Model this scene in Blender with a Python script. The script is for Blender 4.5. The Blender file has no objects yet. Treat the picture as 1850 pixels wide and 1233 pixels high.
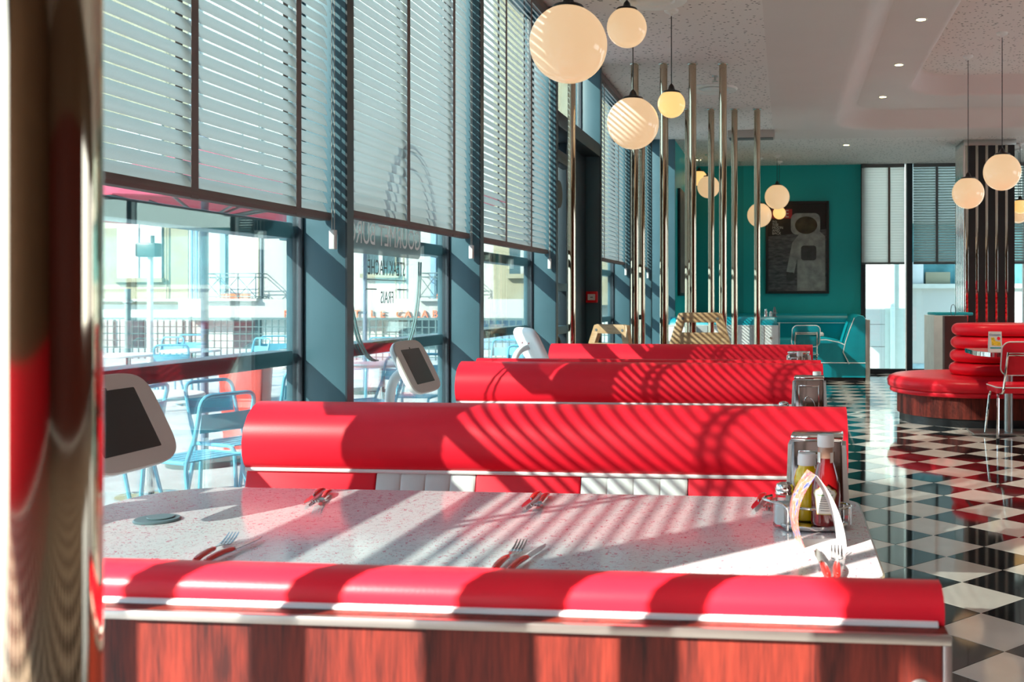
import bpy, bmesh, math, random
from mathutils import Vector, Matrix
random.seed(7)
C = bpy.context.scene.collection
S = bpy.context.scene
PI = math.pi

# ---------------------------------------------------------------- camera, sky, sun, exposure
CAM_H = 1.30
F_PX, CX, CY, YAW = 1830.0, 1246.0, 537.0, 0.0958
cd = bpy.data.cameras.new('camera')
cam = bpy.data.objects.new('camera', cd); C.objects.link(cam)
cam.location = (0, 0, CAM_H); cam.rotation_euler = (PI/2, 0, YAW)
cd.sensor_width = 36.0; cd.lens = F_PX/1850*36.0
cd.shift_x = (925-CX)/1850; cd.shift_y = (CY-616.5)/1850
cd.clip_start = 0.05; cd.clip_end = 300
cd.dof.use_dof = True; cd.dof.focus_distance = 4.2; cd.dof.aperture_fstop = 9.0
S.camera = cam

SUN_DIR = Vector((0.93, 1.0, -0.80)).normalized()
sl = bpy.data.lights.new('sun', 'SUN'); sl.energy = 12.5; sl.angle = math.radians(0.53); sl.color = (1.0, 0.90, 0.80)
sun = bpy.data.objects.new('sun', sl); C.objects.link(sun)
sun.rotation_euler = SUN_DIR.to_track_quat('-Z', 'Y').to_euler(); sun.location = (-10, -10, 12)

w = bpy.data.worlds.new('sky'); S.world = w; w.use_nodes = True
nt = w.node_tree; nt.nodes.clear()
out = nt.nodes.new('ShaderNodeOutputWorld'); bg = nt.nodes.new('ShaderNodeBackground')
tc = nt.nodes.new('ShaderNodeTexCoord'); sp = nt.nodes.new('ShaderNodeSeparateXYZ'); cr = nt.nodes.new('ShaderNodeValToRGB')
cr.color_ramp.elements[0].position = 0.0; cr.color_ramp.elements[0].color = (0.86, 0.95, 1.0, 1)
cr.color_ramp.elements[1].position = 0.7; cr.color_ramp.elements[1].color = (0.42, 0.68, 1.0, 1)
nt.links.new(tc.outputs['Generated'], sp.inputs[0]); nt.links.new(sp.outputs['Z'], cr.inputs[0])
nt.links.new(cr.outputs[0], bg.inputs[0]); bg.inputs[1].default_value = 2.3
nt.links.new(bg.outputs[0], out.inputs[0])

S.view_settings.view_transform = 'Standard'; S.view_settings.look = 'None'
S.view_settings.gamma = 1.0; S.view_settings.use_curve_mapping = False
S.view_settings.exposure = 0.70
cy = S.cycles
cy.max_bounces = 10; cy.diffuse_bounces = 5; cy.glossy_bounces = 4; cy.transmission_bounces = 6; cy.transparent_max_bounces = 24
cy.caustics_reflective = False; cy.caustics_refractive = False
cy.sample_clamp_indirect = 6.0
cy.use_denoising = True

# ---------------------------------------------------------------- helpers
_c, _s = math.cos(YAW), math.sin(YAW)
def _ray(px, py):
    u = (px-CX)/F_PX; v = (CY-py)/F_PX
    return Vector((-_s+_c*u, _c+_s*u, v))
def on_z(px, py, Z):
    d = _ray(px, py); t = (Z-CAM_H)/d.z
    return Vector((d.x*t, d.y*t, Z))
def on_y(px, py, Y):
    d = _ray(px, py); t = Y/d.y
    return Vector((d.x*t, Y, CAM_H+d.z*t))
def on_x(px, py, X):
    d = _ray(px, py); t = X/d.x
    return Vector((X, d.y*t, CAM_H+d.z*t))

def tag(o, label=None, cat=None, group=None, kind=None):
    if label: o['label'] = label
    if cat: o['category'] = cat
    if group: o['group'] = group
    if kind: o['kind'] = kind
    return o
def empty(name, loc=(0,0,0), rz=0.0, label=None, cat=None, group=None, kind=None, parent=None):
    o = bpy.data.objects.new(name, None); C.objects.link(o)
    o.location = loc; o.rotation_euler = (0, 0, rz); o.empty_display_size = 0.1
    if parent: o.parent = parent
    return tag(o, label, cat, group, kind)
def copy_tree(o, parent=None):
    c = o.copy(); C.objects.link(c)
    if parent: c.parent = parent
    for ch in list(o.children): copy_tree(ch, c)
    return c

class MB:
    def __init__(s): s.v = []; s.f = []
    def add(s, vs, fs):
        b = len(s.v); s.v += [tuple(p) for p in vs]; s.f += [tuple(b+i for i in f) for f in fs]; return s
    def box(s, x0, y0, z0, x1, y1, z1):
        if x0 > x1: x0, x1 = x1, x0
        if y0 > y1: y0, y1 = y1, y0
        if z0 > z1: z0, z1 = z1, z0
        return s.add([(x0,y0,z0),(x1,y0,z0),(x1,y1,z0),(x0,y1,z0),(x0,y0,z1),(x1,y0,z1),(x1,y1,z1),(x0,y1,z1)],
                     [(0,3,2,1),(4,5,6,7),(0,1,5,4),(1,2,6,5),(2,3,7,6),(3,0,4,7)])
    def loft(s, rings, cap=True, closed=True):
        n = len(rings[0]); vs = [p for r in rings for p in r]; fs = []
        for k in range(len(rings)-1):
            for i in range(n if closed else n-1):
                j = (i+1) % n
                fs.append((k*n+i, k*n+j, (k+1)*n+j, (k+1)*n+i))
        if cap and closed:
            fs.append(tuple(range(n-1, -1, -1))); fs.append(tuple((len(rings)-1)*n+i for i in range(n)))
        return s.add(vs, fs)
    def tube(s, pts, r, n=10, closed=False):
        P = [Vector(p) for p in pts]; m = len(P); rings = []; up = None
        for i in range(m):
            a = P[(i-1) % m] if (closed or i > 0) else P[i]
            b = P[(i+1) % m] if (closed or i < m-1) else P[i]
            t = (b-a).normalized()
            if up is None:
                up = t.orthogonal().normalized()
            up = (up - t*up.dot(t))
            up = up.normalized() if up.length > 1e-6 else t.orthogonal().normalized()
            q = t.cross(up)
            rr = r[i] if isinstance(r, (list, tuple)) else r
            rings.append([P[i] + up*(rr*math.cos(2*PI*k/n)) + q*(rr*math.sin(2*PI*k/n)) for k in range(n)])
        if closed:
            rings.append(rings[0]); return s.loft(rings, cap=False)
        return s.loft(rings)
    def lathe(s, prof, n=24, c=(0,0,0), sx=1.0, sy=1.0):
        rings = [[(c[0]+sx*r*math.cos(2*PI*k/n), c[1]+sy*r*math.sin(2*PI*k/n), c[2]+z) for k in range(n)] for r, z in prof]
        return s.loft(rings)
    def prism(s, poly, d0, d1, ax='z'):
        def m(a, b, d):
            return {'z': (a, b, d), 'y': (a, d, b), 'x': (d, a, b)}[ax]
        return s.loft([[m(a, b, d0) for a, b in poly], [m(a, b, d1) for a, b in poly]])
    def build(s, name, mat, parent=None, bevel=0.0, seg=2, loc=None, ang=35, smooth=True, rot=None):
        me = bpy.data.meshes.new(name); me.from_pydata(s.v, [], s.f)
        bm = bmesh.new(); bm.from_mesh(me)
        bmesh.ops.recalc_face_normals(bm, faces=bm.faces)
        if bevel > 0:
            ed = [e for e in bm.edges if len(e.link_faces) == 2 and e.calc_face_angle(0) > 0.5]
            bmesh.ops.bevel(bm, geom=ed, offset=bevel, segments=seg, affect='EDGES', clamp_overlap=True, profile=0.5)
        bm.to_mesh(me); bm.free()
        if smooth:
            for p in me.polygons: p.use_smooth = True
            me.set_sharp_from_angle(angle=math.radians(ang))
        for m in (mat if isinstance(mat, (list, tuple)) else [mat]): me.materials.append(m)
        o = bpy.data.objects.new(name, me); C.objects.link(o)
        if parent: o.parent = parent
        if loc is not None: o.location = loc
        if rot is not None: o.rotation_euler = rot
        return o

def inst(o, parent=None, loc=None, rot=None, name=None):
    c = o.copy(); C.objects.link(c)
    if parent: c.parent = parent
    if loc is not None: c.location = loc
    if rot is not None: c.rotation_euler = rot
    return c
def rrect(x0, y0, x1, y1, r, n=6, rs=None):
    rs = rs or (r, r, r, r); p = []
    for (cx_, cy_, a0, rr) in ((x1, y1, 0, rs[0]), (x0, y1, PI/2, rs[1]), (x0, y0, PI, rs[2]), (x1, y0, 1.5*PI, rs[3])):
        ox = cx_ + (-rr if cx_ == x1 else rr); oy = cy_ + (-rr if cy_ == y1 else rr)
        for k in range(n+1):
            a = a0 + PI/2*k/n; p.append((ox+rr*math.cos(a), oy+rr*math.sin(a)))
    return p
def bez(p0, p1, p2, p3, n=10):
    P = [Vector(p) for p in (p0, p1, p2, p3)]
    return [P[0]*(1-t)**3 + P[1]*3*t*(1-t)**2 + P[2]*3*t*t*(1-t) + P[3]*t**3 for t in [i/n for i in range(n+1)]]
def fillet(pts, r, n=5):
    P = [Vector(p) for p in pts]; o = [P[0]]
    for i in range(1, len(P)-1):
        a = (P[i-1]-P[i]); b = (P[i+1]-P[i]); k = min(r, a.length*.45, b.length*.45)
        A = P[i]+a.normalized()*k; B = P[i]+b.normalized()*k
        for j in range(n+1):
            t = j/n; o.append(A*(1-t)**2 + P[i]*2*t*(1-t) + B*t*t)
    o.append(P[-1]); return o
def text(name, body, size, mat, parent, loc, rot, ext=0.001, align='CENTER', sx=1.0, space=1.0):
    cu = bpy.data.curves.new(name, 'FONT'); cu.body = body; cu.size = size; cu.extrude = ext
    cu.align_x = align; cu.align_y = 'CENTER'; cu.space_character = space; cu.resolution_u = 3
    t = bpy.data.objects.new(name, cu); C.objects.link(t)
    dg = bpy.context.evaluated_depsgraph_get()
    me = bpy.data.meshes.new_from_object(t.evaluated_get(dg)); bpy.data.objects.remove(t)
    me.materials.clear(); me.materials.append(mat)
    o = bpy.data.objects.new(name, me); C.objects.link(o)
    o.parent = parent; o.location = loc; o.rotation_euler = rot; o.scale = (sx, 1, 1)
    return o

# ---------------------------------------------------------------- materials
def _new(name):
    m = bpy.data.materials.new(name); m.use_nodes = True
    n = m.node_tree; b = n.nodes['Principled BSDF']; return m, n, b
def pm(name, col, rough=0.5, metal=0.0, spec=0.5, var=0.06, scale=8.0, bump=0.0, bscale=60.0, coat=0.0, stretch=(1,1,1), emit=None, es=0.0, trans=0.0, alpha=1.0):
    m, n, b = _new(name)
    tc = n.nodes.new('ShaderNodeTexCoord'); mp = n.nodes.new('ShaderNodeMapping'); mp.inputs['Scale'].default_value = stretch
    n.links.new(tc.outputs['Object'], mp.inputs[0])
    nz = n.nodes.new('ShaderNodeTexNoise'); nz.inputs['Scale'].default_value = scale; nz.inputs['Detail'].default_value = 4
    n.links.new(mp.outputs[0], nz.inputs['Vector'])
    r = n.nodes.new('ShaderNodeValToRGB'); c = Vector(col)
    a = [max(0, x*(1-var)) for x in c]; d = [min(1, x*(1+var)) for x in c]
    r.color_ramp.elements[0].position = .3; r.color_ramp.elements[0].color = (*a, 1)
    r.color_ramp.elements[1].position = .7; r.color_ramp.elements[1].color = (*d, 1)
    n.links.new(nz.outputs[0], r.inputs[0]); n.links.new(r.outputs[0], b.inputs['Base Color'])
    b.inputs['Roughness'].default_value = rough; b.inputs['Metallic'].default_value = metal
    b.inputs['Specular IOR Level'].default_value = spec; b.inputs['Coat Weight'].default_value = coat; b.inputs['Coat Roughness'].default_value = .05
    if trans: b.inputs['Transmission Weight'].default_value = trans
    if alpha < 1: b.inputs['Alpha'].default_value = alpha
    if emit: b.inputs['Emission Color'].default_value = (*emit, 1); b.inputs['Emission Strength'].default_value = es
    if bump:
        nb = n.nodes.new('ShaderNodeTexNoise'); nb.inputs['Scale'].default_value = bscale; nb.inputs['Detail'].default_value = 3
        n.links.new(mp.outputs[0], nb.inputs['Vector'])
        bp = n.nodes.new('ShaderNodeBump'); bp.inputs['Strength'].default_value = bump; bp.inputs['Distance'].default_value = .002
        n.links.new(nb.outputs[0], bp.inputs['Height']); n.links.new(bp.outputs[0], b.inputs['Normal'])
    return m
def glass(name, tint=(.80,.89,.885), refl=0.09):
    m, n, b = _new(name); n.nodes.remove(b); o = n.nodes['Material Output']
    t = n.nodes.new('ShaderNodeBsdfTransparent'); t.inputs[0].default_value = (*tint, 1)
    g = n.nodes.new('ShaderNodeBsdfGlossy'); g.inputs['Roughness'].default_value = .0
    lw = n.nodes.new('ShaderNodeLayerWeight'); lw.inputs[0].default_value = .25
    mr = n.nodes.new('ShaderNodeMapRange'); mr.inputs['To Min'].default_value = refl*.5; mr.inputs['To Max'].default_value = .55
    mx = n.nodes.new('ShaderNodeMixShader')
    n.links.new(lw.outputs['Fresnel'], mr.inputs[0]); n.links.new(mr.outputs[0], mx.inputs[0])
    n.links.new(t.outputs[0], mx.inputs[1]); n.links.new(g.outputs[0], mx.inputs[2]); n.links.new(mx.outputs[0], o.inputs[0])
    return m
def fabric_slat(name, col, trl=0.45, see=0.0):
    m, n, b = _new(name); n.nodes.remove(b); o = n.nodes['Material Output']
    tc = n.nodes.new('ShaderNodeTexCoord'); nz = n.nodes.new('ShaderNodeTexNoise'); nz.inputs['Scale'].default_value = 900
    n.links.new(tc.outputs['Object'], nz.inputs['Vector'])
    r = n.nodes.new('ShaderNodeValToRGB'); r.color_ramp.elements[0].color = (*[x*.8 for x in col], 1); r.color_ramp.elements[1].color = (*[min(1, x*1.15) for x in col], 1)
    n.links.new(nz.outputs[0], r.inputs[0])
    d = n.nodes.new('ShaderNodeBsdfDiffuse'); t = n.nodes.new('ShaderNodeBsdfTranslucent'); mx = n.nodes.new('ShaderNodeMixShader'); mx.inputs[0].default_value = trl
    n.links.new(r.outputs[0], d.inputs[0]); n.links.new(r.outputs[0], t.inputs[0])
    n.links.new(d.outputs[0], mx.inputs[1]); n.links.new(t.outputs[0], mx.inputs[2])
    if see:
        tp = n.nodes.new('ShaderNodeBsdfTransparent'); m2 = n.nodes.new('ShaderNodeMixShader'); m2.inputs[0].default_value = see
        n.links.new(mx.outputs[0], m2.inputs[1]); n.links.new(tp.outputs[0], m2.inputs[2]); n.links.new(m2.outputs[0], o.inputs[0])
    else: n.links.new(mx.outputs[0], o.inputs[0])
    return m
def wood(name, dark, light, scale=(14, 14, 1.2), rough=.35, coat=.3):
    m, n, b = _new(name)
    tc = n.nodes.new('ShaderNodeTexCoord'); mp = n.nodes.new('ShaderNodeMapping'); mp.inputs['Scale'].default_value = scale
    n.links.new(tc.outputs['Object'], mp.inputs[0])
    nz = n.nodes.new('ShaderNodeTexNoise'); nz.inputs['Scale'].default_value = 1.6; nz.inputs['Detail'].default_value = 8; nz.inputs['Roughness'].default_value = .65
    n2 = n.nodes.new('ShaderNodeTexNoise'); n2.inputs['Scale'].default_value = 14; n2.inputs['Detail'].default_value = 6
    n.links.new(mp.outputs[0], nz.inputs['Vector']); n.links.new(mp.outputs[0], n2.inputs['Vector'])
    ad = n.nodes.new('ShaderNodeMath'); ad.operation = 'MULTIPLY_ADD'; ad.inputs[1].default_value = .45
    n.links.new(n2.outputs[0], ad.inputs[0]); n.links.new(nz.outputs[0], ad.inputs[2])
    r = n.nodes.new('ShaderNodeValToRGB'); r.color_ramp.elements[0].position = .52; r.color_ramp.elements[0].color = (*dark, 1)
    r.color_ramp.elements[1].position = .92; r.color_ramp.elements[1].color = (*light, 1)
    n.links.new(ad.outputs[0], r.inputs[0]); n.links.new(r.outputs[0], b.inputs['Base Color'])
    b.inputs['Roughness'].default_value = rough; b.inputs['Coat Weight'].default_value = coat; b.inputs['Coat Roughness'].default_value = .15; b.inputs['Specular IOR Level'].default_value = .3
    return m
def crackle(name, base, l1, l2):
    m, n, b = _new(name)
    tc = n.nodes.new('ShaderNodeTexCoord')
    def line(scale, off, wid, frag):
        mp = n.nodes.new('ShaderNodeMapping'); mp.inputs['Location'].default_value = off
        n.links.new(tc.outputs['Object'], mp.inputs[0])
        z = n.nodes.new('ShaderNodeTexNoise'); z.inputs['Scale'].default_value = scale; z.inputs['Detail'].default_value = 1.5
        n.links.new(mp.outputs[0], z.inputs['Vector'])
        s1 = n.nodes.new('ShaderNodeMath'); s1.operation = 'SUBTRACT'; s1.inputs[1].default_value = .5
        s2 = n.nodes.new('ShaderNodeMath'); s2.operation = 'ABSOLUTE'
        s3 = n.nodes.new('ShaderNodeMath'); s3.operation = 'LESS_THAN'; s3.inputs[1].default_value = wid
        n.links.new(z.outputs[0], s1.inputs[0]); n.links.new(s1.outputs[0], s2.inputs[0]); n.links.new(s2.outputs[0], s3.inputs[0])
        k = n.nodes.new('ShaderNodeTexNoise'); k.inputs['Scale'].default_value = scale*.8
        n.links.new(mp.outputs[0], k.inputs['Vector'])
        g = n.nodes.new('ShaderNodeMath'); g.operation = 'GREATER_THAN'; g.inputs[1].default_value = frag
        n.links.new(k.outputs[0], g.inputs[0])
        q = n.nodes.new('ShaderNodeMath'); q.operation = 'MULTIPLY'
        n.links.new(s3.outputs[0], q.inputs[0]); n.links.new(g.outputs[0], q.inputs[1]); return q
    a = line(52, (0,0,0), .010, .46); c = line(60, (3.7,1.2,0), .007, .47)
    m1 = n.nodes.new('ShaderNodeMix'); m1.data_type = 'RGBA'; m1.inputs[6].default_value = (*base, 1); m1.inputs[7].default_value = (*l1, 1)
    m2 = n.nodes.new('ShaderNodeMix'); m2.data_type = 'RGBA'; m2.inputs[7].default_value = (*l2, 1)
    n.links.new(a.outputs[0], m1.inputs[0]); n.links.new(m1.outputs[2], m2.inputs[6]); n.links.new(c.outputs[0], m2.inputs[0])
    n.links.new(m2.outputs[2], b.inputs['Base Color'])
    b.inputs['Roughness'].default_value = .12; b.inputs['Specular IOR Level'].default_value = .6
    return m
def perforated(name, base, hole, scale=(30, 46, 30)):
    m, n, b = _new(name)
    tc = n.nodes.new('ShaderNodeTexCoord'); mp = n.nodes.new('ShaderNodeMapping'); mp.inputs['Scale'].default_value = scale
    n.links.new(tc.outputs['Object'], mp.inputs[0])
    v = n.nodes.new('ShaderNodeTexVoronoi'); v.inputs['Scale'].default_value = .56; v.inputs['Randomness'].default_value = 1.0
    n.links.new(mp.outputs[0], v.inputs['Vector'])
    l = n.nodes.new('ShaderNodeMath'); l.operation = 'LESS_THAN'; l.inputs[1].default_value = .2
    n.links.new(v.outputs['Distance'], l.inputs[0])
    mx = n.nodes.new('ShaderNodeMix'); mx.data_type = 'RGBA'; mx.inputs[6].default_value = (*base, 1); mx.inputs[7].default_value = (*hole, 1)
    n.links.new(l.outputs[0], mx.inputs[0]); n.links.new(mx.outputs[2], b.inputs['Base Color']); b.inputs['Roughness'].default_value = .8
    return m

RED = pm('red_vinyl', (.94, .017, .038), .34, spec=.26, var=.05, scale=5, bump=.05, bscale=220)
WHITEV = pm('white_vinyl', (.72, .73, .71), .42, var=.04)
PIPE = pm('white_piping', (.85, .85, .84), .35, var=.02)
TEALV = pm('teal_vinyl', (.0, .30, .37), .4, var=.06)
MAHOG = wood('mahogany', (.035, .006, .005), (.25, .032, .018), rough=.5, coat=0)
BEECH = wood('beech', (.36, .21, .10), (.55, .36, .20), scale=(3, 20, 20), rough=.45, coat=.1)
CHROME = pm('chrome', (.80, .79, .76), .07, metal=1.0, var=.03)
WARMCHROME = pm('polished_steel_pole', (.56, .47, .35), .06, metal=1.0, var=.05, scale=2)
STEEL = pm('brushed_steel', (.50, .52, .50), .32, metal=.9, var=.08, stretch=(1, 1, 40))
BLACKM = pm('black_metal', (.012, .012, .013), .35, var=.1)
BLACKP = pm('black_plinth', (.015, .016, .018), .3, var=.1)
FRAME = pm('teal_grey_frame_paint', (.065, .145, .180), .42, var=.07, scale=3)
FRAMED = pm('dark_frame_paint', (.012, .022, .03), .4, var=.1)
TEALW = pm('teal_wall_paint', (.0, .42, .43), .45, var=.05, scale=1.5)
TEALW2 = pm('teal_wall_stripe_paint', (.0, .33, .33), .45, var=.05, scale=1.5)
PLASTER = pm('pinkish_plaster', (.74, .66, .63), .6, var=.03, scale=1)
CEILP = perforated('perforated_ceiling_board', (.80, .74, .71), (.10, .09, .085))
LAMIN = crackle('crackle_laminate', (.72, .70, .71), (.60, .12, .18), (.38, .34, .37))
TILEW = pm('cream_tile', (.72, .66, .60), .07, spec=.6, var=.05, scale=6)
TILEB = pm('black_tile', (.010, .011, .012), .05, spec=.7, var=.2, scale=6)
GROUT = pm('grout', (.16, .15, .14), .7)
GLASS = glass('window_glass')
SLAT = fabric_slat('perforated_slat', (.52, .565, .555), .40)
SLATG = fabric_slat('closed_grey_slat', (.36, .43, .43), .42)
TAPE = pm('taupe_tape', (.15, .105, .092), .6, var=.08)
TAPEG = pm('grey_tape', (.10, .10, .10), .6)
CORD = pm('bead_cord', (.40, .40, .375), .4)
GLOBE = pm('opal_glass_globe', (.66, .60, .52), .12, spec=.6, var=.02, emit=(1.0, .62, .30), es=.40)
GLOBEH = pm('opal_glass_globe_brighter', (.66, .56, .40), .12, spec=.6, var=.02, emit=(1.0, .58, .18), es=.62)
WHITEP = pm('white_plastic', (.85, .85, .83), .35, var=.03)
BEIGEP = pm('greige_plastic', (.50, .455, .415), .5, var=.03)
SCREEN = pm('dark_screen', (.008, .008, .010), .08, spec=.6, var=.1)
SALT = pm('salt', (.88, .9, .9), .7, bump=.2, bscale=900)
CLEARG = glass('shaker_glass', (.96, .98, .97), .1)
KETCH = pm('ketchup', (.15, .003, .004), .12, coat=.6, var=.1)
MUST = pm('mustard', (.85, .60, .0), .2, coat=.5, var=.05)
KLABEL = pm('printed_label', (.80, .82, .76), .5)
GREENP = pm('green_print', (.20, .35, .18), .5)
GOLDP = pm('gold_print', (.55, .42, .15), .5)
INK = pm('grey_ink', (.12, .13, .13), .6)
NAPKIN = pm('paper_napkin', (.86, .85, .82), .8, bump=.3, bscale=300, stretch=(1, 60, 1))
REDH = pm('red_handle_plastic', (.72, .02, .015), .22, coat=.4, var=.04)
CUTL = pm('cutlery_steel', (.42, .44, .45), .16, metal=1.0, var=.06)
CARDW = pm('white_card', (.66, .66, .66), .5, var=.02)
ALUTRIM = pm('aluminium_trim', (.46, .45, .42), .34, metal=.85, var=.05)
TERR = pm('terrace_paving', (.50, .52, .51), .8, var=.15, scale=3)
BLUEC = pm('light_blue_lacquer', (.14, .44, .56), .35, var=.05)
TTOP = pm('pale_table_top', (.75, .78, .76), .3)
FACADE = pm('cream_render', (.31, .28, .19), .85, var=.03, scale=.6)
FACADEW = pm('white_render', (.45, .45, .42), .85, var=.03, scale=.6)
SHUT = pm('white_shutter', (.62, .65, .66), .6, stretch=(.2, 1, 14), scale=9, var=.06)
SHUTB = pm('blue_grey_shutter', (.22, .36, .48), .6, stretch=(.2, 1, 14), scale=9, var=.06)
DARKGL = pm('dark_window_glass', (.05, .09, .10), .1, spec=.6)
IRON = pm('green_grey_iron', (.10, .16, .16), .5)
PARA = pm('parasol_red_cloth', (.55, .05, .10), .8)
ORANGE = pm('orange_sign_letter', (.80, .20, .09), .5)
ASPH = pm('street_asphalt', (.30, .31, .31), .9, var=.1)
LAMPGR = pm('grey_green_post_paint', (.22, .30, .29), .5)
DARKBOX = pm('dark_floodlight_casing', (.05, .09, .09), .4)

# ---------------------------------------------------------------- setting: floor
HC = 3.58
XG, XI = -2.0, -1.8
YE = 17.6
COLS = [-1.46, .36, 2.18, 4.01, 5.83, 7.80, 9.70, 11.55, 13.40, 15.20]
D = 0.4548; TX0, TY0 = 0.794, 6.535
floor = empty('floor', (0, 0, 0), kind='structure')
MB().box(-2.1, -6, -.12, 9.2, YE+.1, -.006).build('grout_bed', GROUT, floor)
hd = D/2-.0012
def tile_bm(z0):
    m = MB()
    m.loft([[(hd, 0, -.006), (0, hd, -.006), (-hd, 0, -.006), (0, -hd, -.006)], [(hd, 0, -.0015), (0, hd, -.0015), (-hd, 0, -.0015), (0, -hd, -.0015)],
            [(hd-.002, 0, 0), (0, hd-.002, 0), (-hd+.002, 0, 0), (0, -hd+.002, 0)]]); return m
tiles = []
for i in range(-8, 24):
    for j in range(-30, 27):
        for odd in (0, 1):
            x = TX0 + (i+.5*odd)*D; y = TY0 - (D/2 if not odd else 0) + j*D
            if x < -1.95 or x > 9 or y < -5.9 or y > YE-.1: continue
            tiles.append((x, y, odd))
def vis(x, y):
    if y < .8: return False
    t = -_s*x+_c*y; u = CX+F_PX*(_c*x+_s*y)/t; v = CY+F_PX*CAM_H/t
    return 1490 < u < 1930 and v < 1330 and t > 0
near = sorted([t for t in tiles if vis(t[0], t[1])], key=lambda t: t[1])
single = near[:300]; sset = set(single)
tw = tile_bm(0).build('tile', TILEW, floor, smooth=False); tb = tile_bm(0).build('tile', TILEB, floor, smooth=False)
used = [False, False]
for (x, y, odd) in single:
    src = tb if odd else tw
    if not used[odd]: src.location = (x, y, 0); used[odd] = True
    else: inst(src, floor, (x, y, 0))
rw, rb = MB(), MB()
for (x, y, odd) in tiles:
    if (x, y, odd) in sset: continue
    (rb if odd else rw).add([(x+hd, y, 0), (x, y+hd, 0), (x-hd, y, 0), (x, y-hd, 0), (x+hd, y, -.005), (x, y+hd, -.005), (x-hd, y, -.005), (x, y-hd, -.005)],
                            [(0,1,2,3), (4,5,1,0), (5,6,2,1), (6,7,3,2), (7,4,0,3)])
tag(rw.build('cream_tiles', TILEW, floor, smooth=False), kind='stuff'); tag(rb.build('black_tiles', TILEB, floor, smooth=False), kind='stuff')

# ---------------------------------------------------------------- ceiling
ceil = empty('ceiling', (0, 0, 0), kind='structure')
XS, YS = -.19, 14.7
MB().box(-2.1, -6, HC, XS, YS, HC+.1).build('perforated_strip', CEILP, ceil, smooth=False)
MB().box(-2.1, YS, HC, 9.2, YE+.1, HC+.1).build('perforated_end', CEILP, ceil, smooth=False)
def tier(x_edge, y_edge, rad, z0, z1, run, xo, yo, name):
    # soffit from outer L (xo,yo) to the recess lip, then an S-shaped cove up to z1
    n = 14; path = [((x_edge, y), (-1, 0), (xo, y)) for y in (-6, 0, 5, y_edge-rad)]
    for k in range(1, n):
        a = PI - PI/2*k/n; cxx, cyy = x_edge+rad, y_edge-rad
        q = (cxx+rad*math.cos(a), cyy+rad*math.sin(a)); f = k/n
        o = (xo, y_edge-rad+(yo-y_edge+rad)*2*f) if f <= .5 else (xo+(x_edge+rad-xo)*(2*f-1), yo)
        path.append((q, (math.cos(a), math.sin(a)), o))
    path += [((x, y_edge), (0, 1), (x, yo)) for x in (x_edge+rad, 4, 6.5, 9.2)]
    prof = [None, (.02, 0)] + [(-run*t, (z1-z0)*(t*t*(3-2*t))) for t in [k/9 for k in range(1, 10)]]
    rings = []
    for (p, nn, o) in path:
        r = [(o[0], o[1], z0)]
        for (off, dz) in prof[1:]: r.append((p[0]+nn[0]*off, p[1]+nn[1]*off, z0+dz))
        rings.append(r)
    return MB().loft(rings, cap=False, closed=False).build(name, PLASTER, ceil, ang=60)
tier(.60, 14.05, .75, HC, HC+.24, .30, XS, YS, 'lower_cove')
tier(1.45, 12.95, .65, HC+.24, HC+.47, .16, .80, 13.85, 'upper_cove')
MB().box(1.3, -6, HC+.47, 9.2, 13.1, HC+.52).build('recess_panel', CEILP, ceil, smooth=False)
MB().box(-2.1, -6, HC+.53, 9.2, YE+.1, HC+.6).build('roof_slab', PLASTER, ceil, smooth=False)

# ---------------------------------------------------------------- window wall on the left
for k, yc in enumerate(COLS):
    t = empty('trim_%d' % (k+1), (0, yc, 0), kind='structure')
    MB().box(XG+.0, 0, 0, XI-.006, .055, HC).build('fin', FRAME, t, bevel=.003)
    MB().box(XI-.006, -.004, 0, XI+.002, .059, HC).build('edge_strip', FRAMED, t)
    MB().box(XG-.03, -.012, 0, XG+.015, .062, HC).build('mullion', FRAMED, t, bevel=.004)
    MB().box(XG-.06, -.004, -.1, XG-.03, .058, HC).build('outer_cap', FRAME, t, bevel=.004)
for k in range(1, len(COLS)-1):
    a, b_ = COLS[k]+.08, COLS[k+1]-.025
    if k == 5: continue                                    # the door bay
    wd = empty('window_%d' % k, (0, a, 0), kind='structure'); L = b_-a
    MB().box(XG-.004, 0, .08, XG+.004, L, HC-.05).build('pane', GLASS, wd, smooth=False)
    for (z0, z1) in ((1.54, 1.605), (1.02, 1.08)):
        MB().box(XG-.135, 0, z0, XG-.02, L, z1).build('transom', FRAME, wd, bevel=.004)
    MB().box(XG-.08, 0, 0, XG+.05, L, .08).build('sill', FRAMED, wd, bevel=.004)
    MB().box(XG-.08, 0, HC-.05, XG+.05, L, HC).build('head', FRAME, wd)
# bay behind the camera: solid above the street door
MB().box(XG-.1, -6, 2.81, XG, .36, HC+.6).build('wall_left', FRAME, None)['kind'] = 'structure'
MB().box(XG-.12, -6, HC, XG, YE, HC+.6).build('trim_20', FRAME, None)['kind'] = 'structure'
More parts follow.
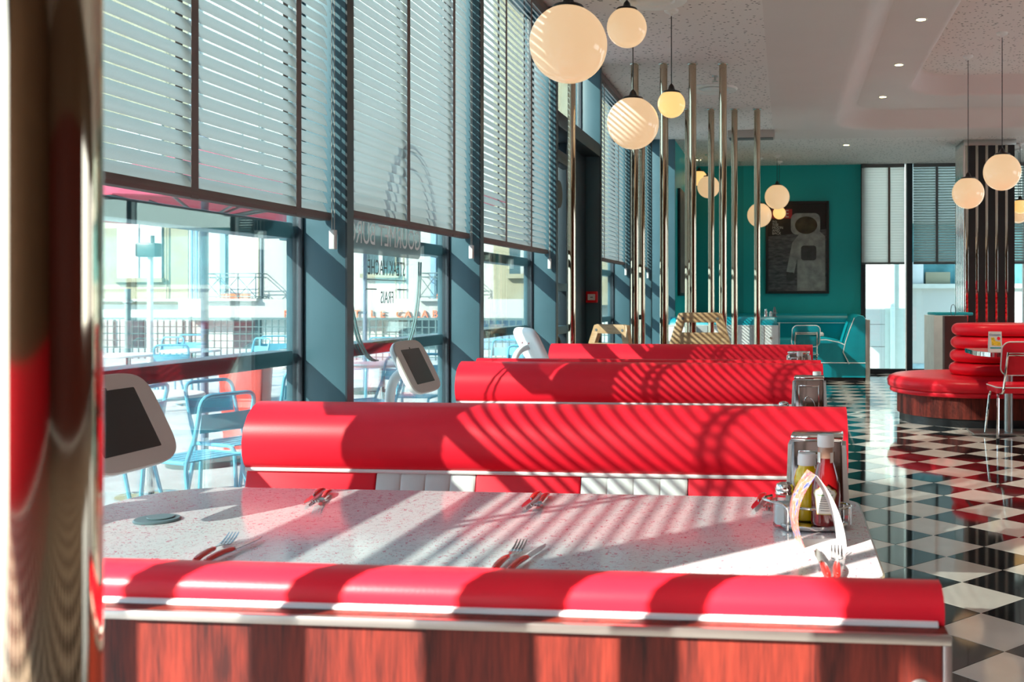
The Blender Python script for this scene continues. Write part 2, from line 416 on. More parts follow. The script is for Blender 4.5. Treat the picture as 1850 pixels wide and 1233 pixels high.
# door bay
dy0, dy1 = COLS[5]+.08, COLS[6]-.025; DL = dy1-dy0
door = empty('door_1', (0, dy0, 0), kind='structure')
MB().box(XG-.08, 0, 2.66, XG+.2, DL, 2.78).build('header', FRAMED, door, bevel=.005)
MB().box(XG-.004, 0, 2.78, XG+.004, DL, HC).build('pane', GLASS, door, smooth=False)
MB().box(XG-.05, .1, 2.74, XG+.01, .5, HC).build('fanlight_panel', pm('pale_blue_panel', (.30, .50, .58), .3), door)
fr = MB(); fr.box(XG-.05, 0, 0, XG+.06, .08, 2.66); fr.box(XG-.05, .92, 0, XG+.06, 1.0, 2.66); fr.box(XG-.05, 0, 0, XG+.06, .92, .12)
fr.build('leaf_frame', FRAMED, door, bevel=.004)
MB().box(XG-.004, .08, .12, XG+.004, .92, 2.66).build('pane', GLASS, door, smooth=False)
MB().box(XG-.05, 1.0, 0, XG+.06, DL, 2.66).build('solid_leaf', FRAMED, door, bevel=.006)
for z in (1.35, .98): MB().box(XG+.0, .08, z, XG+.07, .92, z+.07).build('push_bar', FRAME, door, bevel=.008)
MB().box(XG+.06, .05, 2.4, XG+.16, .75, 2.5).build('closer', BLACKM, door, bevel=.01)
MB().lathe([(0,0),(.11,0),(.12,.02),(.12,.05),(.11,.07),(0,.07)], 20).build('bell', BLACKM, door, loc=(XG+.06, .35, 2.15), rot=(0, PI/2, 0))
MB().tube(bez((XG+.06, .2, 1.0), (XG+.2, .2, 1.0), (XG+.2, .2, .8), (XG+.06, .2, .7)), .02).build('handle', BLACKM, door)

# end walls
wb = empty('wall_back', (0, YE, 0), kind='structure')
MB().box(-1.62, 0, 0, 1.26, .15, HC).build('teal_panel', TEALW, wb, smooth=False)
MB().box(-1.62, -.004, 0, -1.30, .0, HC).build('stripe', TEALW2, wb, smooth=False)
MB().box(-1.05, -.004, 0, -.75, .0, HC).build('stripe', TEALW2, wb, smooth=False)
wl = empty('wall_left.001', (0, 14.55, 0), kind='structure')
MB().box(-1.8, .0, 0, -1.62, YE-14.55, HC).build('teal_panel', TEALW, wl, smooth=False)
MB().box(-2.1, -.02, 0, -1.61, .03, HC).build('end_post', FRAME, wl, bevel=.004)
# glazed end bays
PX = [1.26, 2.05, 4.0, 6.0, 8.0, 9.2]
for k in range(5):
    t = empty('window_%d' % (20+k), (PX[k], YE, 0), kind='structure'); L = PX[k+1]-PX[k]
    MB().box(0, .02, .05, L, .03, HC).build('pane', GLASS, t, smooth=False)
    MB().box(-.02 if k else 0, -.06, 0, .08, .1, HC).build('post', FRAMED, t, bevel=.004)
    if k: MB().box(-.035, -.065, 0, -.02, .02, HC).build('trim_strip', WHITEP, t)
    MB().box(0, -.03, 0, L, .08, .07).build('sill', FRAMED, t)
# the parts of the room behind and to the right of the viewer
wr = empty('wall_right', (9.2, 0, 0), kind='structure')
BROWN = pm('warm_brown_wall_paint', (.16, .085, .045), .6)
MB().box(0, -6, 0, .15, YE, 1.0).build('dado', MAHOG, wr, smooth=False)
MB().box(0, -6, 2.9, .15, YE, HC+.6).build('upper_panel', BROWN, wr, smooth=False)
for y, l in ((-6, 12), (10, 1.9), (14, 1.9)): MB().box(0, y, 1.0, .15, y+l, 2.9).build('pier', MAHOG, wr, smooth=False)
wf = empty('wall_front', (0, -6, 0), kind='structure')
MB().box(-2.1, -.15, 0, 9.2, 0, .9).build('dado', RED, wf, smooth=False); MB().box(-2.1, -.15, .9, 9.2, 0, HC+.6).build('panelling', BROWN, wf, smooth=False)

# ---------------------------------------------------------------- venetian blinds
def slat_mesh(L, w_, tilt, name, mat):
    rings = []
    for x in (0, L):
        r = []
        for k in range(5):
            a = (k/4-.5)*w_; h = .0035*(1-(2*k/4-1)**2)
            r.append((x, a*math.cos(tilt)-h*math.sin(tilt)*1, a*math.sin(tilt)+h*math.cos(tilt)))
        rings.append(r)
    m = MB().loft(rings, cap=False, closed=False)
    return m.build(name, mat, None, ang=80)
def blind(loc, rz, L, z_bot, z_top, tilt, label, group, tapes, slat_mat=None, pitch=.045, w_=.0525, rail=TAPE, cord_at=None, tmat=None):
    """local x along the blind; local +y points to the room; outer slat edges are the higher ones"""
    slat_mat = slat_mat or SLAT
    b = empty('venetian_blind', loc, rz, label, 'blind', group)
    n = int((z_top-.05-z_bot-.058)/pitch)+1; src = slat_mesh(L, w_, -tilt, 'slat', slat_mat); src.parent = b
    for k in range(n):
        z = z_bot+.058+k*pitch
        if k == 0: src.location = (0, 0, z)
        else: inst(src, b, (0, 0, z))
    MB().prism([(-.028, 0), (-.022, -.012), (.022, -.012), (.03, 0), (.026, .02), (-.026, .02)], 0, L, 'x').build('bottom_rail', rail, b, loc=(0, 0, z_bot+.02), bevel=.002)
    MB().box(0, -.035, 0, L, .035, .06).build('head_rail', rail, b, loc=(0, 0, z_top-.06), bevel=.004)
    for tx in tapes:
        m = MB(); m.box(tx-.019, .026, z_bot+.005, tx+.019, .0275, z_top-.06); m.box(tx-.019, -.0275, z_bot+.02, tx+.019, -.026, z_top-.06)
        m.build('ladder_tape', tmat or TAPE, b)
    if cord_at:
        zc = z_bot-.06
        m = MB(); m.tube([(cord_at-.012, .04, z_top-.06), (cord_at-.012, .04, zc+.02)], .0022, 6); m.tube([(cord_at+.012, .04, z_top-.06), (cord_at+.012, .04, zc+.02)], .0022, 6)
        m.build('bead_cord', CORD, b); MB().box(cord_at-.016, .028, zc-.05, cord_at+.016, .052, zc+.03).build('cord_weight', WHITEP, b, bevel=.004)
    return b
XB = -1.885; R90 = PI/2
def left_blind(k, z_bot, tilt, label, tapes, cord=True, y1=None, **kw):
    y0 = COLS[k]+.08; y1 = y1 or COLS[k+1]-.02; L = y1-y0
    # rz = -90deg: local x -> -Y, local y -> +X ; start from far end
    return blind((XB, y1, 0), -R90, L, z_bot, HC-.02, tilt, label, 'blinds along the street windows', [t*L for t in tapes], cord_at=(.012 if cord else None), **kw)
T65 = math.radians(66)
left_blind(1, 1.62, math.radians(60), 'venetian blind nearest the viewer, left of the foreground pole', (.555, .95), pitch=.0495)
left_blind(2, 1.605, T65, 'largest pale venetian blind, right beside the foreground pole', (.16, .555, .95))
left_blind(3, 1.635, math.radians(74), 'tightly closed grey venetian blind hanging above the burger window lettering', (.163, .562, .953), rail=TAPE)
left_blind(4, 1.63, math.radians(60), 'bright narrow venetian blind hanging just before the door bay', (.28, .636, .95))
left_blind(6, 1.66, math.radians(62), 'venetian blind hanging just beyond the dark door', (.25, .75))
left_blind(7, 1.66, math.radians(62), 'venetian blind seen between the far chrome poles', (.25, .75))
G2 = 'blinds on the end windows'
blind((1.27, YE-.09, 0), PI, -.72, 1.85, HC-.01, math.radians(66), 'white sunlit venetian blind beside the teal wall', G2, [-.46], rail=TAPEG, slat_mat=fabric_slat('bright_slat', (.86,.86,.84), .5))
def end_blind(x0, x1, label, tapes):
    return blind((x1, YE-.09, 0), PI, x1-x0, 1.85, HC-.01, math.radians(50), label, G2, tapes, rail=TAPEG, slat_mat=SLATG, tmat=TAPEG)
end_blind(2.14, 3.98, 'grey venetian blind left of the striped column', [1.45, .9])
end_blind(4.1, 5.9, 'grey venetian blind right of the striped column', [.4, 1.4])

# ---------------------------------------------------------------- chrome poles
def pole(x, y, r, label, group, h=HC):
    p = empty('chrome_pole', (x, y, 0), 0, label, 'pole', group)
    MB().lathe([(r, .012), (r, h-.01)], 28).build('tube', WARMCHROME, p)
    MB().lathe([(r*1.5, 0), (r*1.5, .008), (r*1.02, .014), (r*.6, .014)], 28).build('foot_collar', CHROME, p)
    MB().lathe([(r*.6, 0), (r*1.02, 0), (r*1.35, .008), (r*1.35, .012)], 28).build('ceiling_collar', CHROME, p, loc=(0, 0, h-.014))
    return p
SX = SUN_DIR.x/SUN_DIR.y
pole(-.4485, .57, .0338, 'thick blurred chrome pole close to the viewer at left edge', None)
for px, y, lb in ((1172, .57, 'near screen pole just left of the frame, shadowing the right half of the mahogany board'), (915, .64, 'near screen pole casting the right half of the widest dark band on the mahogany board'),
                  (818, .57, 'near screen pole casting the left half of the widest dark band on the mahogany board'), (502, .64, 'near screen pole casting the second dark band from the left on the mahogany board'),
                  (200, .57, 'near screen pole casting the leftmost dark band on the mahogany board')):
    pole(on_y(px, 900, 1.139).x - SX*(1.139-y), y, .026, lb, 'near screen poles')
POLES1 = [(1147, 'leftmost tall chrome pole of the front row beyond the benches'), (1199, 'chrome pole behind the smallest near globe lamp'),
          (1251, 'chrome pole rising behind the left post of the wooden high chair'), (1306, 'rightmost chrome pole of the front row, right of the wooden high chair back')]
for px, lb in POLES1:
    p = on_z(px, 115, HC); pole(p.x, p.y, .038, lb, 'front row of far poles')
for i, px in enumerate((1120, 1160, 1202, 1243, 1285, 1327, 1368)):
    p = on_z(px, 197, HC)
    lb = ['chrome pole of the back row nearest the windows', 'back row chrome pole just right of the leftmost front pole', 'back row chrome pole hidden behind the globe lamp pole',
          'back row chrome pole left of the striped lamp globe', 'back row chrome pole crossing the sunlit far globe', 'back row chrome pole before the bare teal wall', 'rightmost chrome pole, in front of the poster lamps'][i]
    pole(p.x, p.y, .038, lb, 'back row of far poles')
pole(-1.66, 7.72, .031, 'single chrome pole beside the dark door', None)

# ---------------------------------------------------------------- benches
XL, XR = -1.68, .178
BL = XR-XL
CUSH = [(.034, .928), (.036, .942), (.028, .957), (.010, .966), (-.012, .9665), (-.045, .955), (-.08, .930), (-.104, .893), (-.114, .85), (-.112, .81), (-.10, .78), (-.086, .766),
        (-.02, .762), (.02, .80), (.03, .86)]
LOWER = [(-.082, .764), (-.10, .70), (-.122, .60), (-.150, .48), (-.155, .44), (-.05, .44), (-.05, .764)]
def sec(prof, x, k=0.0, s=1):
    cy_ = sum(p[0] for p in prof)/len(prof); cz_ = sum(p[1] for p in prof)/len(prof); r = []
    for (y, z) in prof:
        d = math.hypot(y-cy_, z-cz_); f = max(0, (d-k)/d)
        r.append((x, s*(cy_+(y-cy_)*f), cz_+(z-cz_)*f))
    return r
def bench(y, faces_viewer, label, group, wood_back=False):
    s = 1 if faces_viewer else -1          # s=1: seat toward -Y
    b = empty('booth_bench', (0, y, 0), 0, label, 'bench', group)
    rings = []; R = .028
    for k in range(5):
        a = PI/2*k/4; rings.append(sec(CUSH, XL+R*(1-math.sin(a)), R*(1-math.sin(a)) if False else R*(1-math.sin(a)), s))
    for k in range(5):
        a = PI/2*k/4; rings.append(sec(CUSH, XR-R*(1-math.cos(a)), R*(1-math.cos(a)), s))
    MB().loft(rings).build('top_roll', RED, b, ang=70)
    MB().tube([(XL+.0, s*-.088, .764), (XR, s*-.088, .764)], .0065, 8).build('piping', PIPE, b)
    bp = MB().tube([(XL, s*.036, .927), (XR-.008, s*.036, .927)], .0055, 8).build('piping', PIPE, b)
    cuts = [0, .42, .735, 1.06, 1.385, BL]
    for i in range(5):
        x0, x1 = XL+cuts[i]+.0015, XL+cuts[i+1]-.0015
        if i % 2 == 0:
            MB().loft([sec(LOWER, x0, .006, s), sec(LOWER, x0+.006, 0, s), sec(LOWER, x1-.006, 0, s), sec(LOWER, x1, .006, s)]).build('back_panel', RED, b, ang=60)
        else:
            wpan = MB().loft([sec(LOWER, x0, .03, s), sec(LOWER, x1, .03, s)]).build('back_panel', WHITEV, b); wpan['label'] = 'white channel-tufted back panel'
            n = 4
            for q in range(n):
                a0 = x0+(x1-x0)*q/n; a1 = x0+(x1-x0)*(q+1)/n; rr = []
                for t in (0, .08, .25, .5, .75, .92, 1):
                    rr.append(sec(LOWER, a0+(a1-a0)*t, .013*(2*t-1)**4-.003, s))
                MB().loft(rr).build('tuft', WHITEV, wpan, ang=70)
    # seat
    MB().loft([sec([(-.155, .45), (-.155, .37), (-.58, .37), (-.60, .40), (-.59, .44), (-.55, .455), (-.3, .462)], x, k, s) for x, k in ((XL, .02), (XL+.02, 0), (XR-.02, 0), (XR, .02))]).build('seat', RED, b, ang=60)
    MB().box(XL+.02, s*-.50, .1, XR-.02, s*-.0, .37).build('base', MAHOG, b)
    MB().box(XL+.03, s*-.46, 0, XR-.03, s*-.02, .1).build('plinth', BLACKP, b)
    MB().box(XL, s*-.052, .1, XR, s*.028, .925).build('frame', MAHOG, b)
    if wood_back:
        MB().box(XL, -.066, .1, XR, -.028, .9265).build('back_board', MAHOG, b)
        m = MB(); m.box(XL, -.0745, .9175, XR+.002, -.066, .928); m.box(XR-.0075, -.0745, .02, XR+.002, -.066, .9175)
        m.build('edge_trim', ALUTRIM, b, bevel=.001)
        MB().lathe([(0, -.006), (.009, -.006), (.009, 0), (.0078, .004), (.004, .0065), (0, .007)], 20).build('chrome_stud', CHROME, b, loc=(.1465, -.0745, .8655), rot=(PI/2, 0, 0))
        MB().lathe([(0, 0), (.0125, 0), (.013, .002), (.010, .003), (0, .003)], 20).build('stud_collar', STEEL, b, loc=(.1465, -.0675, .8655), rot=(PI/2, 0, 0))
    return b
GB = 'red booth benches along the windows'
bench(1.205, False, 'nearest red bench seen from behind, with a mahogany back board', GB, True)
bench(3.10, True, 'second red bench, facing the viewer behind the laid table', GB)
bench(5.12, True, 'third red bench, just behind the second, with white tufted panels', GB)
bench(5.12+.27, False, 'red bench back to back with the third, only its top showing', GB)
bench(7.14, True, 'farthest red bench, before the wooden high chairs', GB)

# ---------------------------------------------------------------- tables in the booths
def booth_table(yc, label):
    t = empty('booth_table', (0, yc, 0), 0, label, 'table', 'booth tables')
    dy = .405; x0, x1 = -1.79, .190
    poly = rrect(x0, -dy, x1, dy, .07, 8, rs=(.075, .22, .2, .06))
    MB().prism(poly, .722, .75, 'z').build('table_top', LAMIN, t, bevel=.0012, seg=1)
    cx_ = (x0+x1)/2
    def grow(p, g): return [(x+(g if x > cx_ else -g), y+(g if y > 0 else -g)) for x, y in p]
    o_, i_ = grow(poly, .0035), grow(poly, -.002); n = len(poly); m = MB()
    for zz in ((.716, .7485),):
        vs = [(x, y, zz[0]) for x, y in o_]+[(x, y, zz[1]) for x, y in o_]+[(x, y, zz[1]) for x, y in i_]+[(x, y, zz[0]) for x, y in i_]
        fs = []
        for i in range(n):
            j = (i+1) % n
            for a in range(4):
                b2 = (a+1) % 4; fs.append((a*n+i, a*n+j, b2*n+j, b2*n+i))
        m.add(vs, fs)
    m.build('edge_band', CHROME, t)
    for x in (-1.35, -.25):
        MB().lathe([(0, 0), (.24, 0), (.24, .012), (.05, .03), (.035, .05), (.035, .69), (.12, .70), (.12, .716), (0, .716)], 24, (x, 0, 0)).build('pedestal', CHROME, t)
    return t
TY = 2.385
booth_table(TY, 'nearest crackle-patterned table, laid with red-handled cutlery')
booth_table(TY+2.01, 'booth table hidden behind the second bench, carrying the second napkin dispenser')
booth_table(TY+4.03, 'booth table hidden behind the third bench, carrying the farthest napkin dispenser')
TZ = .75

# ---------------------------------------------------------------- tablets
def tablet(y, rz, label, x=-1.625):
    t = empty('order_tablet', (x, y, TZ), rz, label, 'tablet', 'order tablets')
    tl = math.radians(27)
    def P(a, b, d):   # a along Y, b up the slope, d along face normal
        return (.0 - b*math.sin(tl)+d*math.cos(tl), a, .245 + b*math.cos(tl)+d*math.sin(tl))
    def outline(hw, hh, n=40, e=4.6, bulge=.0):
        r = []
        for k in range(n):
            an = 2*PI*k/n; c_, s_ = math.cos(an), math.sin(an)
            r.append((hw*math.copysign(abs(c_)**(2/e), c_), hh*math.copysign(abs(s_)**(2/e), s_)))
        return r
    o = outline(.177, .127)
    MB().loft([[P(a*.80, b*.76, -.032) for a, b in o], [P(a*.94, b*.93, -.026) for a, b in o], [P(a, b, -.012) for a, b in o], [P(a*1.0, b*1.0, -.002) for a, b in o]]).build('housing', WHITEP, t, ang=60)
    MB().loft([[P(a*.998, b*.998, -.002) for a, b in o], [P(a*.985, b*.98, .003) for a, b in o]]).build('bezel', BEIGEP, t, ang=30)
    q = rrect(-.108, -.083, .108, .083, .004, 3)
    sc = MB().loft([[P(a, b, .001) for a, b in q], [P(a, b, .0036) for a, b in q]]).build('screen', SCREEN, t)
    nq = rrect(-.006, .082, .006, .091, .003, 3)
    MB().loft([[P(a, b, .001) for a, b in nq], [P(a, b, .0036) for a, b in nq]]).build('camera_notch', SCREEN, t)
    c0 = Vector(P(0, 0, -.03))
    pts = bez((-.13, 0, .0), (-.13, 0, .16), (-.12, 0, .215), c0, 12)
    MB().tube(pts, .021, 14).build('stand_arm', WHITEP, t)
    MB().lathe([(0, 0), (.055, 0), (.055, .006), (.03, .012), (0, .012)], 24, (-.13, 0, 0)).build('foot', WHITEP, t)
    for (a, b) in ((-.05, .03), (.05, .03)):
        MB().lathe([(0, 0), (.008, 0), (.008, .003), (0, .003)], 12).build('screw', CHROME, t, loc=P(a, b, -.033), rot=(0, -R90+tl, 0))
    return t
tablet(2.33, 0, 'tablet on the nearest table, cut by the foreground pole')
tablet(4.34, 0, 'tablet on a white arm behind the second bench, its screen in full view')
tablet(6.36, math.radians(38), 'farthest white tablet, seen edge-on from behind')

# ---------------------------------------------------------------- cutlery
def cutl_parent(kind, a, b, label, group):
    d = (b-a); rz = math.atan2(d.y, d.x)
    return empty(kind, (a.x, a.y, TZ), rz, label, kind.split('_')[-1], group)
def handle(parent, L=.105, w0=.0075, w1=.0055, h=.0105, side=0):
    rr = []
    for k in range(13):
        t = k/12; x = L*t
        e = math.sqrt(max(0, 1-(2*t-1)**10))
        ww = (w0+(w1-w0)*t+.0018*math.sin(PI*t))*max(.05, e); hh = h*.5*max(.05, e)
        zc = .006+.006*math.sin(PI*t*.9); yb = side*.006*math.sin(PI*t)
        rr.append([(x, yb+ww*math.cos(2*PI*q/12), zc+hh*math.sin(2*PI*q/12)) for q in range(12)])
    MB().loft(rr).build('handle', REDH, parent, ang=70)
    MB().box(.006, side*.006-.0012, .004, L, side*.006+.0012, .0125).build('tang', CUTL, parent)
def fork(a, b, label, group):
    f = cutl_parent('table_fork', a, b, label, group); handle(f)
    m = MB()
    def strip(pts, w0s, th=.0018):
        rr = []
        for (x, y, z), w_ in zip(pts, w0s):
            rr.append([(x, y-w_, z), (x, y+w_, z), (x, y+w_, z+th), (x, y-w_, z+th)])
        m.loft(rr)
    strip([(.10, 0, .010), (.115, 0, .010), (.128, 0, .008), (.140, 0, .006), (.150, 0, .005)], [.003, .0028, .005, .0115, .0125])
    m.build('head', CUTL, f)
    tn = MB()
    for q in range(4):
        y = -.0105+.007*q; rr = []
        for (x, z, w_) in ((.149, .005, .0021), (.165, .006, .002), (.185, .011, .0018), (.203, .019, .0008)):
            rr.append([(x, y-w_, z), (x, y+w_, z), (x, y+w_, z+.0018), (x, y-w_, z+.0018)])
        tn.loft(rr)
    tn.build('tines', CUTL, f)
    return f
def knife(a, b, label, group, s=1):
    f = cutl_parent('steak_knife', a, b, label, group); handle(f, .108)
    poly = [(.104, -.006), (.16, -.0065), (.195, -.004), (.218, .004), (.19, .0075), (.15, .009), (.104, .006)]
    rr = [[(x, s*y, .0075) for x, y in poly], [(x, s*y, .0092) for x, y in poly]]
    MB().loft(rr).build('blade', CUTL, f)
    return f
def tp(px, py, dz=0): return on_z(px, py, TZ+dz)
GF, GK = 'forks on the nearest table', 'steak knives on the nearest table'
fork(tp(350, 1021), tp(440, 968), 'fork at the near left place setting beside the bench top', GF)
knife(tp(368, 1022), tp(473, 978), 'knife at the near left place setting', GK)
fork(tp(891, 1037), tp(957, 980), 'fork at the near middle place setting', GF)
knife(tp(918, 1038), tp(988, 991), 'knife at the near middle place setting', GK)
fork(tp(1513, 1050), tp(1511, 985), 'fork at the near right place setting, under the menu card', GF)
knife(tp(1496, 1050), tp(1470, 994), 'knife at the near right place setting, under the menu card', GK, -1)
fork(tp(597, 891), tp(566, 923), 'fork at the far left place setting by the second bench', GF)
knife(tp(585, 888), tp(540, 922), 'knife at the far left place setting by the second bench', GK)
fork(tp(990, 897), tp(963, 928), 'fork at the far middle place setting by the second bench', GF)
knife(tp(976, 894), tp(931, 932), 'knife at the far middle place setting by the second bench', GK)
fork(tp(1393, 900), tp(1383, 936), 'fork at the far right place setting beside the salt shaker', GF)
knife(tp(1382, 897), tp(1345, 940), 'knife at the far right place setting beside the salt shaker', GK)
# round cable port
p = tp(284, 941); g = empty('cable_port', p, 0, 'flat dark round cable port set in the nearest table', 'port')
SLATE = pm('slate_plastic', (.10, .15, .165), .4)
MB().lathe([(0, 0), (.053, 0), (.054, .003), (.051, .006), (0, .006)], 36).build('ring', SLATE, g)
MB().lathe([(0, .006), (.031, .006), (.032, .008), (.030, .0095), (0, .0095)], 30, (.006, .006, 0)).build('lid', SLATE, g)

# ---------------------------------------------------------------- condiments
def dispenser(p, rz, label):
    d = empty('napkin_dispenser', p, rz, label, 'dispenser', 'chrome napkin dispensers')
    w_, dp, h = .068, .05, .205
    MB().loft([[(x, y, .0) for x, y in rrect(-w_, -dp, w_, dp, .012, 4)], [(x*1.0, y, .012) for x, y in rrect(-w_, -dp, w_, dp, .012, 4)],
               [(x*.9, y*.9, h*.97) for x, y in rrect(-w_, -dp, w_, dp, .008, 4)], [(x*.86, y*.8, h) for x, y in rrect(-w_, -dp, w_, dp, .008, 4)]]).build('body', pm('smoky_chrome', (.27, .215, .20), .10, metal=1, var=.05), d, ang=40)
    MB().box(-.064, -dp*.98, h-.012, .064, dp*.98, h+.004).build('lid', CHROME, d, bevel=.004)
    fr_ = MB(); 
    for (x0, z0, x1, z1) in ((-.042, .03, .042, .034), (-.042, .165, .042, .172), (-.044, .03, -.040, .172), (.040, .03, .044, .172)):
        fr_.box(x0, -dp-.001, z0, x1, -dp*.9, z1)
    fr_.build('face_frame', CHROME, d, bevel=.001)
    MB().tube(bez((-.03, -dp-.001, .03), (-.025, -dp-.006, .14), (.0, -dp-.004, .13), (.0, -dp+.004, .115), 8)+bez((.0, -dp+.004, .115), (.012, -dp-.006, .12), (.032, -dp-.006, .10), (.034, -dp-.001, .03), 8)[1:], .0018, 6).build('spring_clip', CHROME, d)
    for sx in (-1, 1):
        m = MB()
        for k in range(7):
            y = -.04+.012*k; xx = sx*(w_-.004)
            m.loft([[(xx, y, .012), (xx+sx*(.012+.002*(k % 3)), y, .012), (xx+sx*(.012+.002*(k % 3)), y+.009, .012), (xx, y+.009, .012)],
                    [(xx*.92, y, .185), (xx*.92+sx*.012, y, .185), (xx*.92+sx*.012, y+.009, .185), (xx*.92, y+.009, .185)]])
        tag(m.build('paper_napkins', NAPKIN, d), kind='stuff')
    return d
dispenser((tp(1480, 958).x, 2.56, TZ), math.radians(-4), 'largest napkin dispenser, behind the ketchup on the nearest table')
dispenser((on_y(1462, 700, 4.42).x, 4.42, TZ), math.radians(-3), 'middle napkin dispenser, showing above the second bench')
dispenser((on_y(1443, 640, 6.4).x, 6.4, TZ), math.radians(-8), 'farthest napkin dispenser, showing above the third bench')

def ketchup(p, label, sc=1.0, rz=0):
    k = empty('ketchup_bottle', p, rz, label, 'bottle', 'ketchup bottles'); k.scale = (sc, sc, sc)
    prof = [(0, 0), (.028, 0), (.034, .004), (.035, .012), (.0345, .07), (.033, .095), (.028, .118), (.0215, .14), (.0185, .152), (.0175, .165)]
    MB().lathe(prof, 28, sx=1, sy=.86).build('bottle', KETCH, k, ang=60)
    MB().lathe([(.0178, .158), (.0178, .176), (.0165, .186), (.0, .186)], 24, sy=.9).build('neck', pm('clear_neck_glass', (.45, .28, .2), .1, coat=.5), k)
    MB().lathe([(0, .184), (.0185, .184), (.0195, .188), (.0195, .206), (.0185, .2125), (0, .213)], 28).build('cap', WHITEP, k)
    key = [(-.025, .03), (.025, .03), (.029, .075), (.033, .079), (.029, .087), (.018, .09), (.012, .097), (-.012, .097), (-.018, .09), (-.029, .087), (-.033, .079), (-.029, .075)]
    key = [(x*.82, z) for x, z in key]
    def wrap(pts, d):
        return [(x, -math.sqrt(max(0, (.035+d)**2-x*x))*.86-.0006-d*.2, z) for x, z in pts]
    def fill(poly, d, m=None, N=14):
        m = m or MB(); x0 = min(p[0] for p in poly); x1 = max(p[0] for p in poly); cols = []
        for q in range(N+1):
            x = x0+(x1-x0)*(q*.998+.001*N)/N; zs = []
            for i in range(len(poly)):
                (xa, za), (xb, zb) = poly[i], poly[(i+1) % len(poly)]
                if xa != xb and min(xa, xb) <= x <= max(xa, xb): zs.append(za+(zb-za)*(x-xa)/(xb-xa))
            if zs: cols.append((x, min(zs), max(zs)))
        vs = [p for c in cols for p in wrap([(c[0], c[1]), (c[0], c[2])], d)]
        return m.add(vs, [(2*i, 2*i+2, 2*i+3, 2*i+1) for i in range(len(cols)-1)])
    k2 = [(x*.92, .063+(z-.063)*.93) for x, z in key]
    fill(key, .0008).build('label_border', GOLDP, k); fill(k2, .0013).build('label', KLABEL, k)
    m = MB()
    for q, (x0, x1, z) in enumerate(((-.009, .009, .088), (-.013, .014, .083), (-.016, .017, .069), (-.016, .017, .065), (-.016, .014, .061), (-.014, .015, .055), (-.014, .014, .050), (-.013, .010, .045), (-.010, .011, .039))):
        fill([(x0, z), (x1, z), (x1, z+.0014), (x0, z+.0014)], .0017, m, 6)
    m.build('label_lines', INK, k)
    fill([(-.019, .073), (.019, .073), (.020, .077), (-.020, .077)], .0018, None, 8).build('label_band', GREENP, k)
    nb = MB()
    for sg in (-1, 1): 
        nb.add([(sg*.0185, -.006, .138+.01), (sg*.0115, -.0155, .148), (sg*.0115, -.0153, .172), (sg*.0183, -.006, .172)], [(0, 1, 2, 3)])
    nb.build('neck_label', KLABEL, k)
    return k
def mustard(p, label, sc=1.0):
    k = empty('mustard_bottle', p, 0, label, 'bottle', 'mustard bottles'); k.scale = (sc, sc, sc)
    MB().lathe([(0, 0), (.027, 0), (.031, .004), (.0315, .06), (.030, .085), (.031, .098), (.026, .118), (.021, .126), (.020, .134)], 26, sy=.8).build('bottle', MUST, k, ang=60)
    MB().lathe([(0, .132), (.0225, .132), (.0225, .150), (.021, .160), (0, .161)], 26).build('cap', WHITEP, k)
    return k
def salt(p, label):
    k = empty('salt_shaker', p, .35, label, 'shaker', 'salt shakers')
    def oct_(r, z): return [(r*math.cos(PI/8+2*PI*q/8), r*math.sin(PI/8+2*PI*q/8), z) for q in range(8)]
    MB().loft([oct_(.026, 0), oct_(.0275, .004), oct_(.0265, .05), oct_(.021, .072), oct_(.020, .078)]).build('glass_jar', CLEARG, k, smooth=False)
    MB().loft([oct_(.0235, .006), oct_(.0225, .05), oct_(.0205, .057)]).build('salt_fill', SALT, k, smooth=False)
    MB().lathe([(.0205, .076), (.0225, .078), (.0225, .084), (.0215, .086), (.0225, .089), (.0225, .094), (.019, .101), (.010, .105), (0, .106)], 24).build('metal_cap', CHROME, k)
    return k
pk = tp(1492, 962); pmu = tp(1458, 952); ps = tp(1417, 952)
cad = empty('condiment_caddy', (tp(1470, 955).x, tp(1470, 955).y, TZ), 0, 'chrome wire caddy holding sauces on the nearest table', 'caddy')
MB().lathe([(0, .004), (.078, .004), (.080, .007), (.080, .013), (.077, .014), (0, .012)], 40, sx=1, sy=.62).build('base_plate', CHROME, cad)
cx0 = cad.location
ring = []
for k in range(30):
    a = math.radians(-232+284*k/29); ring.append((.015+.072*math.cos(a), .05*math.sin(a), .055))
MB().tube([(ring[0][0], ring[0][1], .006)]+ring+[(ring[-1][0], ring[-1][1], .006)], .0032, 8).build('wire_ring', CHROME, cad)
MB().tube(fillet([(-.062, -.045, .003), (-.062, -.045, .062), (-.105, -.035, .07), (-.125, .0, .07), (-.10, .035, .07)], .018), .0032, 8).build('wire_loop', CHROME, cad)
for x, y in ((-.045, -.045), (.07, .03), (-.03, .048), (.084, -.012)):
    MB().tube([(x, y, 0), (x, y, .055)], .003, 8).build('wire_post', CHROME, cad)
ketchup((pk.x, pk.y+.01, TZ+.0145), 'full red ketchup bottle with white cap in the nearest caddy', 1.0, -.1)
mustard((pmu.x, pmu.y+.012, TZ+.0145), 'yellow mustard bottle beside ketchup in the nearest caddy')
salt((ps.x, ps.y, TZ+.002), 'glass salt shaker with domed metal cap at the nearest caddy')
ketchup((on_y(1476, 700, 4.62).x, 4.62, TZ), 'ketchup bottle behind the middle napkin dispenser, only its cap showing')
salt((on_y(1424, 700, 4.36).x-.02, 4.34, TZ), 'salt shaker left of the middle napkin dispenser')
ketchup((on_y(1445, 640, 6.3).x, 6.3, TZ), 'small ketchup bottle before the farthest napkin dispenser')
mustard((on_y(1464, 640, 6.24).x, 6.24, TZ), 'small mustard bottle before the farthest napkin dispenser')
